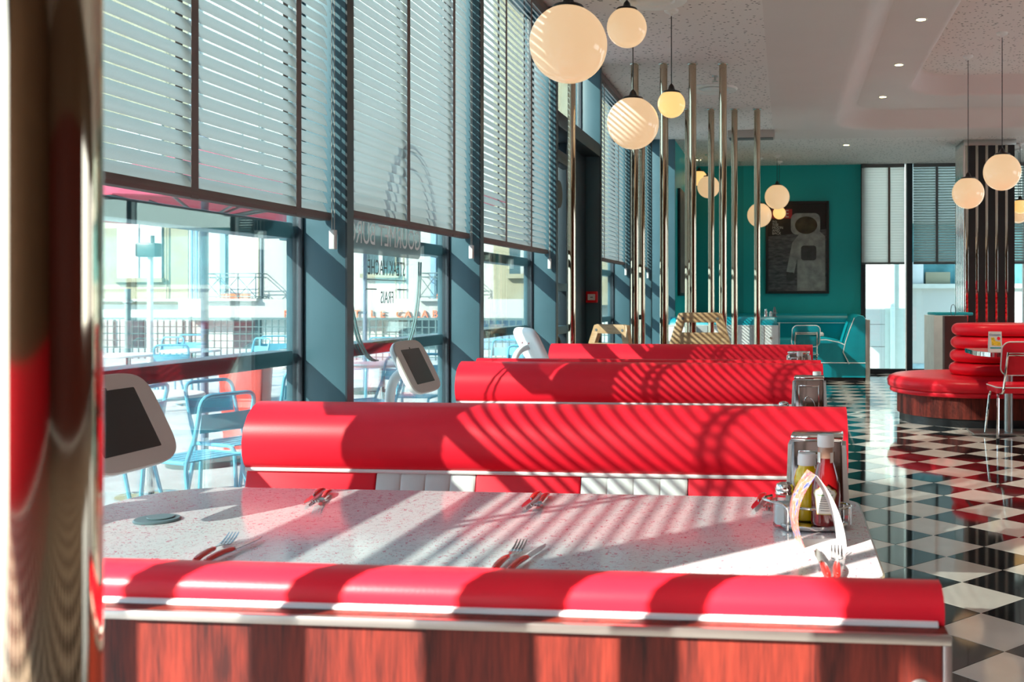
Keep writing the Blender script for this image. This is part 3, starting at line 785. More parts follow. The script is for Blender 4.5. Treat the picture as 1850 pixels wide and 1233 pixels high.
# menu cards: bent tent cards
PRINT = None
def printed(name):
    m, n, b = _new(name)
    tc_ = n.nodes.new('ShaderNodeTexCoord'); nz = n.nodes.new('ShaderNodeTexNoise'); nz.inputs['Scale'].default_value = 55; nz.inputs['Detail'].default_value = 3
    n.links.new(tc_.outputs['Object'], nz.inputs['Vector'])
    r = n.nodes.new('ShaderNodeValToRGB'); e = r.color_ramp
    for pos, col in ((.36, (.06, .09, .25)), (.43, (.28, .24, .28)), (.50, (.42, .12, .03)), (.57, (.36, .18, .15)), (.65, (.32, .03, .06))):
        el = e.elements.new(pos); el.color = (*col, 1)
    n.links.new(nz.outputs[0], r.inputs[0]); n.links.new(r.outputs[0], b.inputs['Base Color']); b.inputs['Roughness'].default_value = .4
    return m
PRINT = printed('colourful_menu_print')
pc = tp(1487, 995)
card = empty('menu_card', (pc.x, pc.y+.02, TZ), .24, 'bent tent menu card with colourful left side in front of the ketchup', 'menu card')
def sheet(curve, y0, y1, th, name, mat):
    rr = []
    for y in (y0, y1):
        rr.append([(x, y+z*.06, z) for x, z in curve]+[(x+th, y+z*.06, z) for x, z in reversed(curve)])
    return MB().loft(rr).build(name, mat, card, ang=50)
cl = [(v.x, v.z) for v in bez((-.040, 0, .0), (-.066, 0, .06), (-.06, 0, .10), (-.012, 0, .158), 12)]
cr2 = [(v.x, v.z) for v in bez((.053, 0, .0), (.050, 0, .05), (.03, 0, .11), (-.012, 0, .158), 12)]
sheet(cl, 0, .078, .0012, 'left_leaf', PRINT); sheet(cr2, 0, .078, .0012, 'right_leaf', CARDW)
MB().box(-.040, 0, 0, .053, .078, .0015).build('base_fold', CARDW, card)
c3 = empty('menu_card', (on_y(1430, 660, 6.1).x, 6.12, TZ), 0, 'small white tent card before the farthest napkin dispenser', 'menu card')
MB().prism([(-.05, 0), (.05, 0), (.02, .075), (-.02, .075)], 0, .09, 'y').build('card', CARDW, c3); MB().box(-.008, -.001, .055, .008, 0, .06).build('print', INK, c3)

# ---------------------------------------------------------------- globe pendants
def pendant(px, py, dia, t, label, hot=False, top=HC):
    d = _ray(px, py); c = Vector((0, 0, CAM_H))+d*t; r = dia/2
    p = empty('globe_pendant', (c.x, c.y, c.z), 0, label, 'pendant lamp', 'opal globe pendants')
    MB().lathe([(r*math.sin(PI*k/24), -r*math.cos(PI*k/24)) for k in range(0, 24)], 40).build('globe', GLOBEH if hot else GLOBE, p, ang=80)
    q = min(.075, r*.62); zq = math.sqrt(r*r-q*q)
    MB().lathe([(0, zq-.006), (q*1.04, zq-.006), (q*1.06, zq+.008), (q, zq+.014), (q*.6, zq+.018), (q*.4, zq+.03), (q*.3, zq+.055), (.006, zq+.075), (0, zq+.075)], 26).build('cap', BLACKM, p)
    MB().tube([(0, 0, zq+.07), (0, 0, top-c.z-.02)], .0042, 8).build('cord', BLACKM, p)
    MB().lathe([(0, -.05), (.012, -.05), (.02, -.035), (.055, -.018), (.06, 0), (0, 0)], 24, (0, 0, top-c.z)).build('canopy', WHITEP, p)
    return p
pendant(1027, 80, .40, 5.23, 'largest globe lamp, nearest, striped with sunlight')
pendant(1132.5, 50, .30, 7.6, 'second globe lamp, upper right of the largest')
pendant(1143.5, 223, .40, 7.8, 'globe lamp hanging low in front of the far chrome poles')
pendant(1213, 188, .22, 8.04, 'smallest near globe lamp on a long cord', True)
pendant(1280, 338, .36, 16.2, 'far globe with sun stripes between the chrome poles')
pendant(1263, 322, .26, 16.6, 'far globe tucked behind the sun-striped one', True)
pendant(1404, 356, .40, 16.3, 'far globe above the poster corner')
pendant(1372, 389, .40, 16.6, 'far globe crossed by the rightmost chrome pole')
pendant(1408, 385, .215, 17.0, 'tiny glowing far globe over the red poster mark', True)
pendant(1749, 349, .36, 11.54, 'globe lamp before the left of the striped column', top=HC+.47)
pendant(1810.5, 311, .385, 10.53, 'bigger globe lamp before the striped column top', top=HC+.47)
pendant(1843, 373, .22, 15.0, 'small amber globe at the right edge of the picture', True)
pendant(1840, 386, .30, 15.6, 'pale globe behind the small amber one at the right edge')

# ceiling fittings
LAMPON = pm('downlight_bulb', (1, .9, .6), .3, emit=(1.0, .80, .35), es=9)
def downlight(px, py, Z, label):
    p = on_z(px, py, Z); o = empty('downlight', p, 0, label, 'downlight', 'recessed ceiling downlights')
    MB().lathe([(.042, 0), (.042, -.004), (.058, -.004), (.058, 0)], 24).build('ring', WHITEP, o)
    MB().lathe([(0, -.001), (.042, -.001), (.042, -.003), (0, -.003)], 24).build('bulb', LAMPON, o)
for (a, b, Z, lb) in ((1664, 35, HC+.24, 'lit downlight in the recessed ceiling band, nearest'), (1624, 117, HC+.24, 'lit downlight in the recessed ceiling band, second'), (1595, 175, HC+.24, 'lit downlight in the recessed ceiling band, by the curved corner'),
                      (1803, 199, HC+.24, 'lit downlight in the far run of the recessed band'), (1529, 262, HC, 'lit downlight on the flat ceiling near the teal wall'), (1262, 289, HC, 'lit downlight behind the far chrome poles'), (1398, 300, HC, 'lit downlight above the poster lamps')):
    downlight(a, b, Z, lb)
LD = bpy.data.lights.new('downlight_and_fill_beam', 'SPOT'); LD.energy = 110; LD.spot_size = math.radians(110); LD.spot_blend = .8; LD.color = (1, .85, .62); LD.shadow_soft_size = .05
for (x, y, z) in ((1.2, 9.3, HC+.22), (2.8, 13.4, HC+.22), (5, 13.4, HC+.22), (.9, 15.3, HC-.02), (3.8, 8, HC+.44), (4.5, 4, HC+.44), (6.5, 8, HC+.44), (6.5, 4, HC+.44), (6, 0, HC+.44), (5, -2, HC+.44)):  # beams away from the visible fittings are unseen fill, added to brighten the room
    l = bpy.data.objects.new('downlight_and_fill_beam', LD); C.objects.link(l); l.location = (x, y, z-.02)
def vent(px, py, r, label):
    p = on_z(px, py, HC); o = empty('ceiling_vent', p, 0, label, 'vent', 'round ceiling vents')
    MB().lathe([(0, -.02), (r*.45, -.02), (r*.5, -.012), (r*.42, -.004)], 32).build('disc', WHITEP, o)
    MB().lathe([(r*.6, -.002), (r*.65, -.014), (r*.95, -.02), (r, -.008), (r, 0)], 36).build('ring', WHITEP, o)
vent(1288, 160, .27, 'round ceiling vent between the chrome pole tops'); vent(1180, -2, .26, 'round ceiling vent at the top edge of the picture')
for (a, b, lb) in ((1292, 137, 'sprinkler head above the round vent'), (1338, 292, 'sprinkler head near the teal wall')):
    p = on_z(a, b, HC); o = empty('sprinkler', p, 0, lb, 'sprinkler', 'ceiling sprinklers')
    MB().lathe([(0, 0), (.035, 0), (.03, -.012), (.012, -.015), (.012, -.05), (0, -.05)], 16).build('body', STEEL, o); MB().lathe([(0, -.055), (.03, -.055), (.03, -.058), (0, -.058)], 16).build('deflector', STEEL, o)
p = on_z(1755, 199, HC+.24); o = empty('ceiling_speaker', p, 0, 'flat grey round speaker in the recessed ceiling band', 'speaker')
MB().lathe([(0, -.004), (.12, -.004), (.13, 0)], 30).build('grille', BEIGEP, o); MB().lathe([(.13, 0), (.145, -.006), (.15, 0)], 30).build('rim', WHITEP, o)
pa = on_z(1320, 238, HC); pb = on_z(1395, 238, HC)
o = empty('air_curtain', ((pa.x+pb.x)/2, pa.y, HC), 0, 'long pale box unit hung under the ceiling behind the poles', 'air unit')
MB().box(-.32, -.12, -.10, .32, .12, 0).build('casing', BEIGEP, o, bevel=.01); MB().box(-.3, -.10, -.108, .3, .1, -.10).build('grille', INK, o)

# ---------------------------------------------------------------- door side fittings
pf = on_y(1074, 537, COLS[6]-.03)
o = empty('fire_call_point', (XI-.08, COLS[6]-.004, pf.z), 0, 'red square fire call point on the dark post by the door', 'alarm')
MB().box(-.055, -.05, -.055, .055, 0, .055).build('case', pm('alarm_red', (.75, .01, .02), .35), o, bevel=.006)
MB().box(-.036, -.053, -.03, .036, -.05, .028).build('window', WHITEP, o); MB().box(-.012, -.0545, -.006, .014, -.053, .002).build('print', INK, o)

# posters
def frame_box(o, w_, h, mat=BLACKM, d=.05):
    m = MB(); m.box(0, 0, 0, .045, d, h); m.box(w_-.045, 0, 0, w_, d, h); m.box(.045, 0, 0, w_-.045, d, .045); m.box(.045, 0, h-.045, w_-.045, d, h)
    m.build('frame', mat, o, bevel=.004)
A = on_y(1383, 531, YE-.06); B = on_y(1498, 363, YE-.06); PW, PH = B.x-A.x, B.z-A.z
po = empty('poster', (A.x, YE-.052, A.z), 0, 'black framed poster of a space-suited figure on the teal wall', 'poster')
frame_box(po, PW, PH)
MOONG = pm('grey_lunar_print', (.085, .085, .09), .45, var=.6, scale=9, stretch=(1, 1, 3)); SKYP = pm('black_sky_print', (.006, .006, .007), .35)
SUIT = pm('grey_suit_print', (.30, .30, .285), .45, var=.35, scale=7); SUITD = pm('dark_suit_print', (.05, .05, .05), .45, var=.4, scale=9); VIS = pm('visor_print', (.06, .045, .02), .2, var=.5, scale=6)
MB().box(.045, .03, .045, PW-.045, .045, PH-.045).build('print_sky', SKYP, po)
MB().prism([(.045, .045), (PW-.045, .045), (PW-.045, PH*.70), (PW*.6, PH*.66), (.045, PH*.62)], .026, .03, 'y').build('print_ground', MOONG, po)
def ell(cx_, cz_, rx, rz_, n=28, rot=0):
    return [(cx_+rx*math.cos(2*PI*k/n)*math.cos(rot)-rz_*math.sin(2*PI*k/n)*math.sin(rot), cz_+rx*math.cos(2*PI*k/n)*math.sin(rot)+rz_*math.sin(2*PI*k/n)*math.cos(rot)) for k in range(n)]
fw, fh = PW, PH
MB().prism([(.50*fw, .05), (.94*fw, .05), (.94*fw, .62*fh), (.84*fw, .68*fh), (.55*fw, .66*fh), (.42*fw, .55*fh), (.33*fw, .24*fh), (.45*fw, .22*fh), (.50*fw, .38*fh)], .022, .026, 'y').build('print_suit', SUIT, po)
MB().prism(rrect(.40*fw, .64*fh, .86*fw, .87*fh, .1), .020, .024, 'y').build('print_helmet', SUIT, po)
MB().prism(ell(.64*fw, .74*fh, .175*fw, .095*fh), .017, .021, 'y').build('print_visor', VIS, po)
MB().prism(rrect(.56*fw, .36*fh, .80*fw, .52*fh, .05), .018, .022, 'y').build('print_chest_pack', SUITD, po)
MB().prism(rrect(.33*fw, .14*fh, .45*fw, .23*fh, .03), .018, .022, 'y').build('print_glove', SUITD, po)
MB().prism([(.10*fw, .815*fh), (.42*fw, .815*fh), (.42*fw, .915*fh), (.10*fw, .915*fh)], .020, .024, 'y').build('red_block', pm('poster_red', (.45, .02, .03), .4), po)
PRW = pm('pale_print', (.62, .58, .55), .5)
text('masthead', 'LIFE', .185, PRW, po, (.26*fw, .018, .862*fh), (PI/2, 0, 0), .001, sx=.75)
for i, s_ in enumerate(('TO', 'THE', 'MOON', 'AND', 'BACK')):
    text('line_of_print', s_, .062, PRW, po, (.105*fw, .022, (.775-.0305*i)*fh), (PI/2, 0, 0), .001, 'LEFT', sx=.95)
p2 = empty('poster', (-1.575, 14.95, 1.32), R90, 'black framed poster seen edge-on by the far window post', 'poster')
frame_box(p2, 1.0, 1.6, d=.04); MB().box(.045, .0, .045, .955, .02, 1.555).build('print', pm('brown_print', (.15, .12, .10), .5, var=.5, scale=5), p2)
p2.rotation_euler = (0, 0, R90); p2.location = (-1.575, 14.95, 1.32)

# ---------------------------------------------------------------- wooden high chairs
def high_chair(p, rz, label, h=1.17):
    o = empty('wooden_high_chair', p, rz, label, 'high chair', 'wooden high chairs')
    def post(x0, x1, y0, y1, z0, z1, w_=.035, d=.03):
        return MB().loft([[(x0-w_, y0-d, z0), (x0+w_, y0-d, z0), (x0+w_, y0+d, z0), (x0-w_, y0+d, z0)], [(x1-w_, y1-d, z1), (x1+w_, y1-d, z1), (x1+w_, y1+d, z1), (x1-w_, y1+d, z1)]])
    for s_ in (-1, 1):
        def q4(x, y, z, w_=.038, d=.028): return [(x-w_, y-d, z), (x+w_, y-d, z), (x+w_, y+d, z), (x-w_, y+d, z)]
        MB().loft([q4(s_*.31, -.16, 0), q4(s_*.225, -.10, h-.28), q4(s_*.145, -.06, h-.004)]).build('leg', BEECH, o, bevel=.01); post(s_*.31, s_*.215, .36, .2, 0, .86).build('leg', BEECH, o, bevel=.012)
        MB().tube([(s_*.21, -.1, .72), (s_*.21, .25, .72)], .022, 10).build('side_rail', BEECH, o)
        for z in (h-.05,): MB().lathe([(0, 0), (.012, 0), (.012, .004), (0, .004)], 12).build('screw', INK, o, loc=(s_*.145, -.098, z), rot=(PI/2, 0, 0))
    MB().prism([(-.185, h-.082), (.185, h-.082), (.168, h-.015), (.15, h), (-.15, h), (-.168, h-.015)], -.097, -.045, 'y').build('top_rail', BEECH, o, bevel=.006)
    MB().prism([(-.235, h-.33), (.235, h-.33), (.195, h-.165), (-.195, h-.165)], -.118, -.08, 'y').build('back_board', BEECH, o, bevel=.006)
    MB().box(-.2, -.1, .52, .2, .2, .545).build('seat', BEECH, o, bevel=.006)
    MB().box(-.28, -.16, .25, .28, -.11, .31).build('stretcher', BEECH, o, bevel=.005)
    MB().tube([(-.22, .24, .74), (.22, .24, .74)], .02, 10).build('front_bar', BEECH, o)
    return o
c_ = on_y(1266, 600, 8.5); high_chair((c_.x, 8.5, 0), .03, 'wooden high chair whose trapezoid back shows above the farthest bench')
c_ = on_y(1158, 600, 9.0); high_chair((c_.x-.2, 8.85, 0), -.5, 'second wooden high chair, only one post showing left of the first', 1.06)

# ---------------------------------------------------------------- teal seating at the back
def strip_bench(x0, x1, y, label):
    o = empty('striped_bench', (x0, y, 0), 0, label, 'bench', None); L = x1-x0
    sw = .19; n = int(L/sw)
    WS = pm('white_stripe_laminate', (.78, .80, .78), .4); GS = pm('grey_stripe_laminate', (.36, .38, .38), .4)
    MB().box(0, 0, .1, L, .05, .92).build('back_board', WS, o)
    for k in range(n):
        if k % 2: MB().box(L-(k+1)*sw, -.012, .1, L-k*sw, 0, .92).build('stripe', GS, o)
    MB().box(L, -.005, .1, L+.02, .42, .95).build('end_panel', GS, o, bevel=.004)
    rr = []
    for x, k in ((0, .03), (.03, 0), (L-.06, 0), (L-.02, .03)):
        rr.append(sec([(.0, .91), (.03, .98), (.10, 1.03), (.2, 1.03), (.27, .96), (.27, .6), (.03, .6)], x, k))
    MB().loft(rr).build('top_roll', TEALV, o, ang=60)
    MB().box(0, .25, .1, L, .75, .45).build('seat', TEALV, o, bevel=.03); MB().box(.03, .03, 0, L-.03, .7, .1).build('plinth', BLACKP, o)
    MB().tube([(0, -.002, .915), (L, -.002, .915)], .007, 6).build('piping', PIPE, o)
    for xx in (L-.1,): MB().lathe([(0, 0), (.02, 0), (.016, .01), (0, .014)], 14).build('stud', CHROME, o, loc=(xx, 0, .75), rot=(PI/2, 0, 0))
    return o
xa = on_y(1406, 600, 13.6).x; strip_bench(-1.6, xa, 13.6, 'teal bench with grey and white striped back beyond the far poles')
o = empty('teal_corner_bench', (0, 0, 0), 0, 'long teal corner bench below the poster, with white piping', 'bench')
PB = [(1.20, .27), (1.20, .97), (1.17, 1.01), (1.10, 1.02), (1.03, .98), (1.00, .90), (.985, .86), (.96, .80), (.90, .62), (.86, .45), (.95, .27)]
PS = [(1.02, .28), (1.02, .50), (.80, .60), (.60, .64), (.42, .635), (.30, .58), (.265, .48), (.26, .28)]
y0, y1 = 15.75, YE-.02
def ext_y(poly, name, mat, ya, yb, k=.012):
    rr = []
    for y, q in ((ya, k), (ya+k, 0), (yb, 0)):
        cx_ = sum(p[0] for p in poly)/len(poly); cz_ = sum(p[1] for p in poly)/len(poly)
        rr.append([(x+(cx_-x)*q*2, y, z+(cz_-z)*q*2) for x, z in poly])
    return MB().loft(rr).build(name, mat, o, ang=50)
ext_y(PB, 'end_backrest', TEALV, y0, y1); ext_y(PS, 'end_seat', TEALV, y0+.02, y1)
MB().box(-1.5, YE-.75, .28, .3, YE-.2, .62).build('wall_seat', TEALV, o, bevel=.04)
rr = [[(x, YE-.03, .45), (x, YE-.24, .45), (x, YE-.22, .84), (x, YE-.25, .88), (x, YE-.24, .97), (x, YE-.18, 1.02), (x, YE-.05, 1.02)] for x in (-1.6, 1.02)]
MB().loft(rr).build('wall_backrest', TEALV, o, ang=50)
MB().tube([(-1.6, YE-.235, .86), (1.0, YE-.235, .86)], .006, 6).build('piping', PIPE, o)
MB().tube([(x, y0-.002, z) for x, z in PB[4:]], .007, 6).build('piping', PIPE, o); MB().tube([(x, y0+.018, z) for x, z in PS], .007, 6).build('piping', PIPE, o)
MB().tube([(x, y0+.0, .285) for x in (.26, 1.2)], .006, 6).build('piping', PIPE, o)
MB().box(.26, y0+.01, .06, 1.2, y1, .28).build('base', TEALV, o); MB().box(.30, y0+.05, 0, 1.18, y1, .06).build('plinth', BLACKP, o)
MB().box(1.20, y0-.01, 0, 1.27, y1, .95).build('side_board', ALUTRIM, o, bevel=.006)

def diner_chair(p, rz, label, mat, group):
    o = empty('diner_chair', p, rz, label, 'chair', group)
    # chair faces +Y locally; back toward -Y
    sp_ = rrect(-.21, -.2, .21, .22, .06, 6)
    MB().loft([[(x*.97, y*.97, .43) for x, y in sp_], [(x, y, .44) for x, y in sp_], [(x, y, .485) for x, y in sp_], [(x*.94, y*.94, .505) for x, y in sp_]]).build('seat', mat, o, ang=50)
    MB().tube([(x*1.005, y*1.005, .483) for x, y in sp_], .006, 6, closed=True).build('seat_piping', PIPE, o)
    bp_ = rrect(-.2, .60, .2, .90, .07, 6)
    def bk(pts, d): return [(x, -.21-(z-.5)*.22+d-.35*x*x*0, z) for x, z in pts]
    MB().loft([bk([(x*.95, .75+(z-.75)*.95) for x, z in bp_], -.022), bk(bp_, -.015), bk(bp_, .015), bk([(x*.95, .75+(z-.75)*.95) for x, z in bp_], .022)]).build('backrest', mat, o, ang=50)
    MB().tube(bk([(x*1.005, .75+(z-.75)*1.005) for x, z in bp_], -.016), .006, 6, closed=True).build('back_piping', PIPE, o)
    for s_ in (-1, 1):
        MB().tube(fillet([(s_*.17, .14, .43), (s_*.17, -.225, .43), (s_*.15, -.315, .81)], .05), .011, 10).build('back_tube', CHROME, o)
        MB().tube(fillet([(s_*.18, .0, .44), (s_*.19, -.14, .43), (s_*.215, -.22, .02)], .1, 8), .012, 10).build('leg', CHROME, o)
        MB().tube(fillet([(s_*.18, .0, .44), (s_*.19, .14, .43), (s_*.215, .21, .02)], .1, 8), .012, 10).build('leg', CHROME, o)
        for yy in (-.222, .212): MB().lathe([(0, 0), (.015, 0), (.015, .03), (0, .03)], 12, (s_*.216, yy, 0)).build('foot_cap', BLACKM, o)
    for z in (.80, .78): MB().tube([(-.15, -.315-(z-.8)*.22, z), (.15, -.315-(z-.8)*.22, z)], .006, 8).build('cross_bar', CHROME, o)
    return o
c_ = on_z(1836, 790, 0); diner_chair((c_.x-.035, c_.y-.1, 0), math.radians(4), 'red diner chair with white piping and chrome legs at the round banquette', RED, 'diner chairs')
c_ = on_y(1448, 600, 14.6); diner_chair((c_.x, 14.6, 0), math.radians(12), 'teal diner chair with chrome bars right of the striped bench', TEALV, 'diner chairs')
c_ = on_y(1474, 594, 15.2); o = empty('teal_side_table', (c_.x-.05, 15.25, 0), 0, 'small table end showing beside the teal diner chair', 'table')
MB().prism(rrect(-.3, -.3, .16, .3, .05), .73, .765, 'z').build('table_top', CARDW, o, bevel=.003); MB().lathe([(0, 0), (.2, 0), (.2, .015), (.03, .03), (.03, .73), (0, .73)], 18, (-.05, 0, 0)).build('pedestal', CHROME, o)
o = empty('red_box', (c_.x-.02, 15.0, .765), 0, 'small flat red box lying on the teal side table', 'box'); MB().box(-.1, -.06, 0, .08, .06, .05).build('carton', RED, o, bevel=.004); MB().box(-.08, -.0615, .012, .06, -.06, .038).build('print', PRW, o)
# items above the striped bench
c_ = on_y(1390, 572, 13.9)
o = empty('condiment_caddy', (c_.x, 13.9, 1.03), 0, 'tiny chrome caddy of jars above the striped bench', 'caddy')
for k, (x, h, mt) in enumerate(((-.05, .10, CHROME), (.02, .07, WHITEP), (.07, .13, INK))):
    MB().lathe([(0, 0), (.022, 0), (.022, h*.7), (.014, h*.8), (.014, h), (0, h)], 14, (x, 0, .004)).build('jar', mt, o)
MB().box(-.09, -.04, 0, .11, .04, .004).build('tray', CHROME, o); MB().tube([(-.09, -.04, .05), (.11, -.04, .05), (.11, .04, .05), (-.09, .04, .05)], .003, 6, closed=True).build('wire_rail', CHROME, o)

# ---------------------------------------------------------------- round banquette
def stadium(x0, yc, r, x1, n=16):
    p = [(x1, yc-r)]; 
    for k in range(n+1):
        a = -PI/2-PI*k/n; p.append((x0+r+r*math.cos(a), yc+r*math.sin(a)))
    p.append((x1, yc+r)); return p
bq = empty('round_banquette', (0, 0, 0), 0, 'red round-ended banquette with rolled back on a wood base', 'bench')
YC = 10.98; X1 = 4.6
def stad_loft(prof, yc=YC, x0=1.07, r0=.86):
    return [[(x, y, z) for x, y in stadium(x0-o_, yc, r0+o_, X1)] for o_, z in prof]
MB().loft(stad_loft([(-.10, .345), (-.02, .35), (.0, .37), (.005, .42), (-.015, .455), (-.06, .475), (-.2, .48)])).build('seat', RED, bq, ang=60)
MB().loft(stad_loft([(-.08, .30), (-.035, .302), (-.022, .32), (-.03, .345), (-.08, .348)])).build('seat_border', RED, bq, ang=60)
MB().loft(stad_loft([(-.10, .085), (-.10, .30)])).build('wood_base', MAHOG, bq, ang=40)
MB().loft(stad_loft([(-.125, .0), (-.125, .085)])).build('plinth', BLACKP, bq, ang=40)
for k in range(4):
    z0 = .475+.138*k; lean = -.009*k
    pr = [(-.06, z0+.002)]+[(.075*math.sin(PI*t)-.0, z0+.069-.067*math.cos(PI*t)) for t in [q/10 for q in range(1, 10)]]+[(-.06, z0+.136)]
    MB().loft(stad_loft(pr, x0=1.76-lean+.03, r0=.30)).build('back_roll', RED, bq, ang=60)
# pedestal table with card
tb_ = empty('diner_table', (0, 0, 0), 0, 'pedestal table in front of the round banquette', 'table')
a_ = on_y(1752, 622, 10.3)
tx0, ty0, ty1 = a_.x, 9.72, 10.55
poly = [(tx0, ty1), (tx0, ty0+.28), (tx0+.10, ty0+.05), (tx0+.22, ty0), (tx0+1.3, ty0), (tx0+1.3, ty1)]
MB().prism(poly, .745, .78, 'z').build('table_top', pm('pink_grey_laminate', (.62, .42, .40), .15), tb_)
MB().prism([(x-(.004 if x < tx0+.6 else -.004), y-(.004 if y < ty0+.5 else -.004)) for x, y in poly], .735, .776, 'z').build('edge_band', CHROME, tb_)
pxx = on_y(1822, 700, 9.9).x
MB().lathe([(.04, 0), (.04, .74)], 24, (pxx, 9.9, 0)).build('pedestal', STEEL, tb_)
MB().box(pxx-.36, 9.70, 0, pxx+.36, 10.08, .022).build('base_plate', STEEL, tb_, bevel=.004)
def tent(p, rz, label, h=.19, w_=.12):
    o = empty('tent_card', p, rz, label, 'menu card', 'tent cards on the pedestal table')
    MB().prism([(0, 0), (.10, 0), (.06, h), (.045, h)], -w_/2, w_/2, 'x').build('card', CARDW, o)
    tl_ = math.atan2(.045, h)
    def on(x, z): return (x, z*.045/h-.002, z)
    m = MB()
    m.add([on(-.035, .06), on(.05, .055), on(.045, .095), on(.0, .10), on(-.01, .135), on(-.04, .135)], [(0, 1, 2, 3, 4, 5)]); m.build('yellow_print', pm('yellow_print', (.75, .50, .03), .5, var=.3, scale=60), o)
    MB().add([on(-.05, .03), on(.05, .03), on(.05, .042), on(-.05, .042)], [(0, 1, 2, 3)]).build('teal_print', TEALV, o)
    MB().add([(a, b-.001, c) for a, b, c in [on(.03+.016*math.cos(2*PI*k/14), .125+.016*math.sin(2*PI*k/14)) for k in range(14)]], [tuple(range(14))]).build('red_dot', RED, o)
    text('lettering', 'Cocktails', .028, pm('blue_print', (.03, .12, .30), .5), o, (-.002, .034, .160), (PI/2-tl_, 0, 0), .0005)
    return o
tent((on_z(1788, 632, .78).x-.02, 9.86, .78), -.05, 'drinks tent card with yellow picture on the pedestal table')
# beige strip and host desk etc.
o = empty('host_desk', (on_y(1712, 600, 14.2).x-.05, 14.2, 0), .1, 'white desk cabinet standing left of the striped column', 'desk')
MB().box(-.2, -.25, 0, .22, .3, 1.05).build('cabinet', pm('pale_grey_laminate', (.70, .74, .70), .5), o, bevel=.005); MB().box(.08, -.262, .60, .2, -.25, .64).build('handle', STEEL, o)
MB().box(-.16, -.2, 1.05, .35, .3, 1.09).build('top_cushion', TEALV, o, bevel=.015)
o = empty('wire_holder', (on_y(1722, 575, 13.2).x, 13.2, 0), 0, 'dark red box with wire loop behind the banquette back', 'box')
MB().box(-.12, -.1, 0, .16, .1, 1.06).build('carcass', pm('dark_brown', (.10, .035, .03), .5), o, bevel=.006); MB().tube([(.0+.03*math.cos(a), 0, 1.13+.075*math.sin(a)) for a in [2*PI*k/16 for k in range(16)]], .004, 6, closed=True).build('wire_loop', INK, o)
# striped column
cxL = on_y(1733, 400, 15.0).x; cxM = on_y(1744, 400, 15.0).x; cxR = on_y(1833, 400, 15.0).x
col = empty('striped_column', (cxM, 15.0, 0), 0, 'square column clad in black and mirror strips behind the banquette', 'column')
Wc = cxR-cxM
MB().box(0, .01, 0, Wc, Wc, HC-.08).build('core', BLACKP, col)
n = 5; step = Wc/n
MIR = pm('mirror_strip', (.62, .60, .52), .04, metal=1, var=.04)
for k in range(n):
    MB().box(k*step+.004, -.012, 0, k*step+step*.30, .012, HC-.08).build('mirror_strip', MIR, col, bevel=.003)
    MB().box(k*step+step*.32, -.006, 0, (k+1)*step, .012, HC-.08).build('black_strip', BLACKP, col)
for k in range(5):
    MB().tube([(-.012, .03+.14*k, 0), (-.012, .03+.14*k, HC-.08)], .035, 12).build('chrome_flute', CHROME, col)
MB().box(-.03, -.02, HC-.085, Wc+.02, Wc, HC+.001).build('capital', STEEL, col, bevel=.006)

# ---------------------------------------------------------------- the street side: terrace
ZT = -.12
MB().box(-40, -8, ZT-.2, XG-.1, 26.5, ZT).build('ground', TERR, None)['kind'] = 'structure'
MB().box(-60, 26.5, -3.2, 40, 60, -3.0).build('ground.001', ASPH, None)['kind'] = 'structure'
def terrace_chair():
    o = empty('terrace_chair', (0, 0, ZT), 0, 'light blue metal terrace chair', 'chair')
    for s_ in (-1, 1):
        MB().tube(fillet([(s_*.19, -.28, .80) if False else (s_*.19, -.24, .60), (s_*.2, -.17, .42), (s_*.22, -.26, 0)], .06), .013, 8).build('leg', BLUEC, o)
        MB().tube(fillet([(s_*.2, -.17, .44), (s_*.2, .19, .44), (s_*.21, .23, 0)], .06), .013, 8).build('leg', BLUEC, o)
    MB().tube(fillet([(-.19, -.23, .55), (-.19, -.30, .84), (.19, -.30, .84), (.19, -.23, .55)], .07), .013, 8).build('back_frame', BLUEC, o)
    for z in (.66,):
        rr = []
        for k in range(7):
            x = -.185+.37*k/6; yb = -.275-.02*(1-(2*k/6-1)**2)
            rr.append([(x, yb, z-.04), (x, yb+.004, z-.04), (x, yb-.012, z+.07), (x, yb-.016, z+.07)])
        MB().loft(rr).build('back_slat', BLUEC, o)
    for k in range(5):
        y = -.17+.075*k; MB().box(-.2, y, .44, .2, y+.06, .447).build('seat_slat', BLUEC, o)
    return o
GC = 'light blue terrace chairs'
proto = terrace_chair(); first = [True]
def chair_at(px, ytop, rz, label, dist=None):
    Ztop = ZT+.84
    if dist: 
        d = _ray(px, CY); p = Vector((d.x*dist, d.y*dist, 0))
    else: p = on_z(px, ytop, Ztop)
    o = proto if first[0] else copy_tree(proto); first[0] = False
    o.location = (p.x, p.y, ZT); o.rotation_euler = (0, 0, rz); tag(o, label, 'chair', GC); return o
R_ = math.radians
chair_at(352, 0, R_(70), 'near blue terrace chair seen through glass right of the first tablet', 6.2)
chair_at(432, 0, R_(-110), 'near blue terrace chair left of the second bench end', 6.9)
chair_at(515, 0, R_(60), 'blue terrace chair turned sideways beside the first window post', 8.2)
chair_at(196, 0, R_(100), 'blue terrace chair whose legs show under the first tablet', 6.6)
chair_at(285, 611, R_(170), 'far blue terrace chair below the floodlight post')
chair_at(331, 607, R_(190), 'far blue terrace chair right of the floodlight post')
chair_at(320, 622, R_(20), 'far blue terrace chair facing away beside the pale round table')
chair_at(438, 613, R_(150), 'far blue terrace chair right of the parasol post')
chair_at(497, 609, R_(210), 'far blue terrace chair just left of the first window post')
chair_at(664, 0, R_(140), 'blue terrace chair behind the second tablet, left', 9.5)
chair_at(750, 0, R_(180), 'blue terrace chair directly behind the second tablet', 10.0)
chair_at(800, 0, R_(80), 'blue terrace chair turned sideways, right of the second tablet', 9.2)
chair_at(896, 0, R_(170), 'blue terrace chair seen in the narrow window before the door', 13.5)
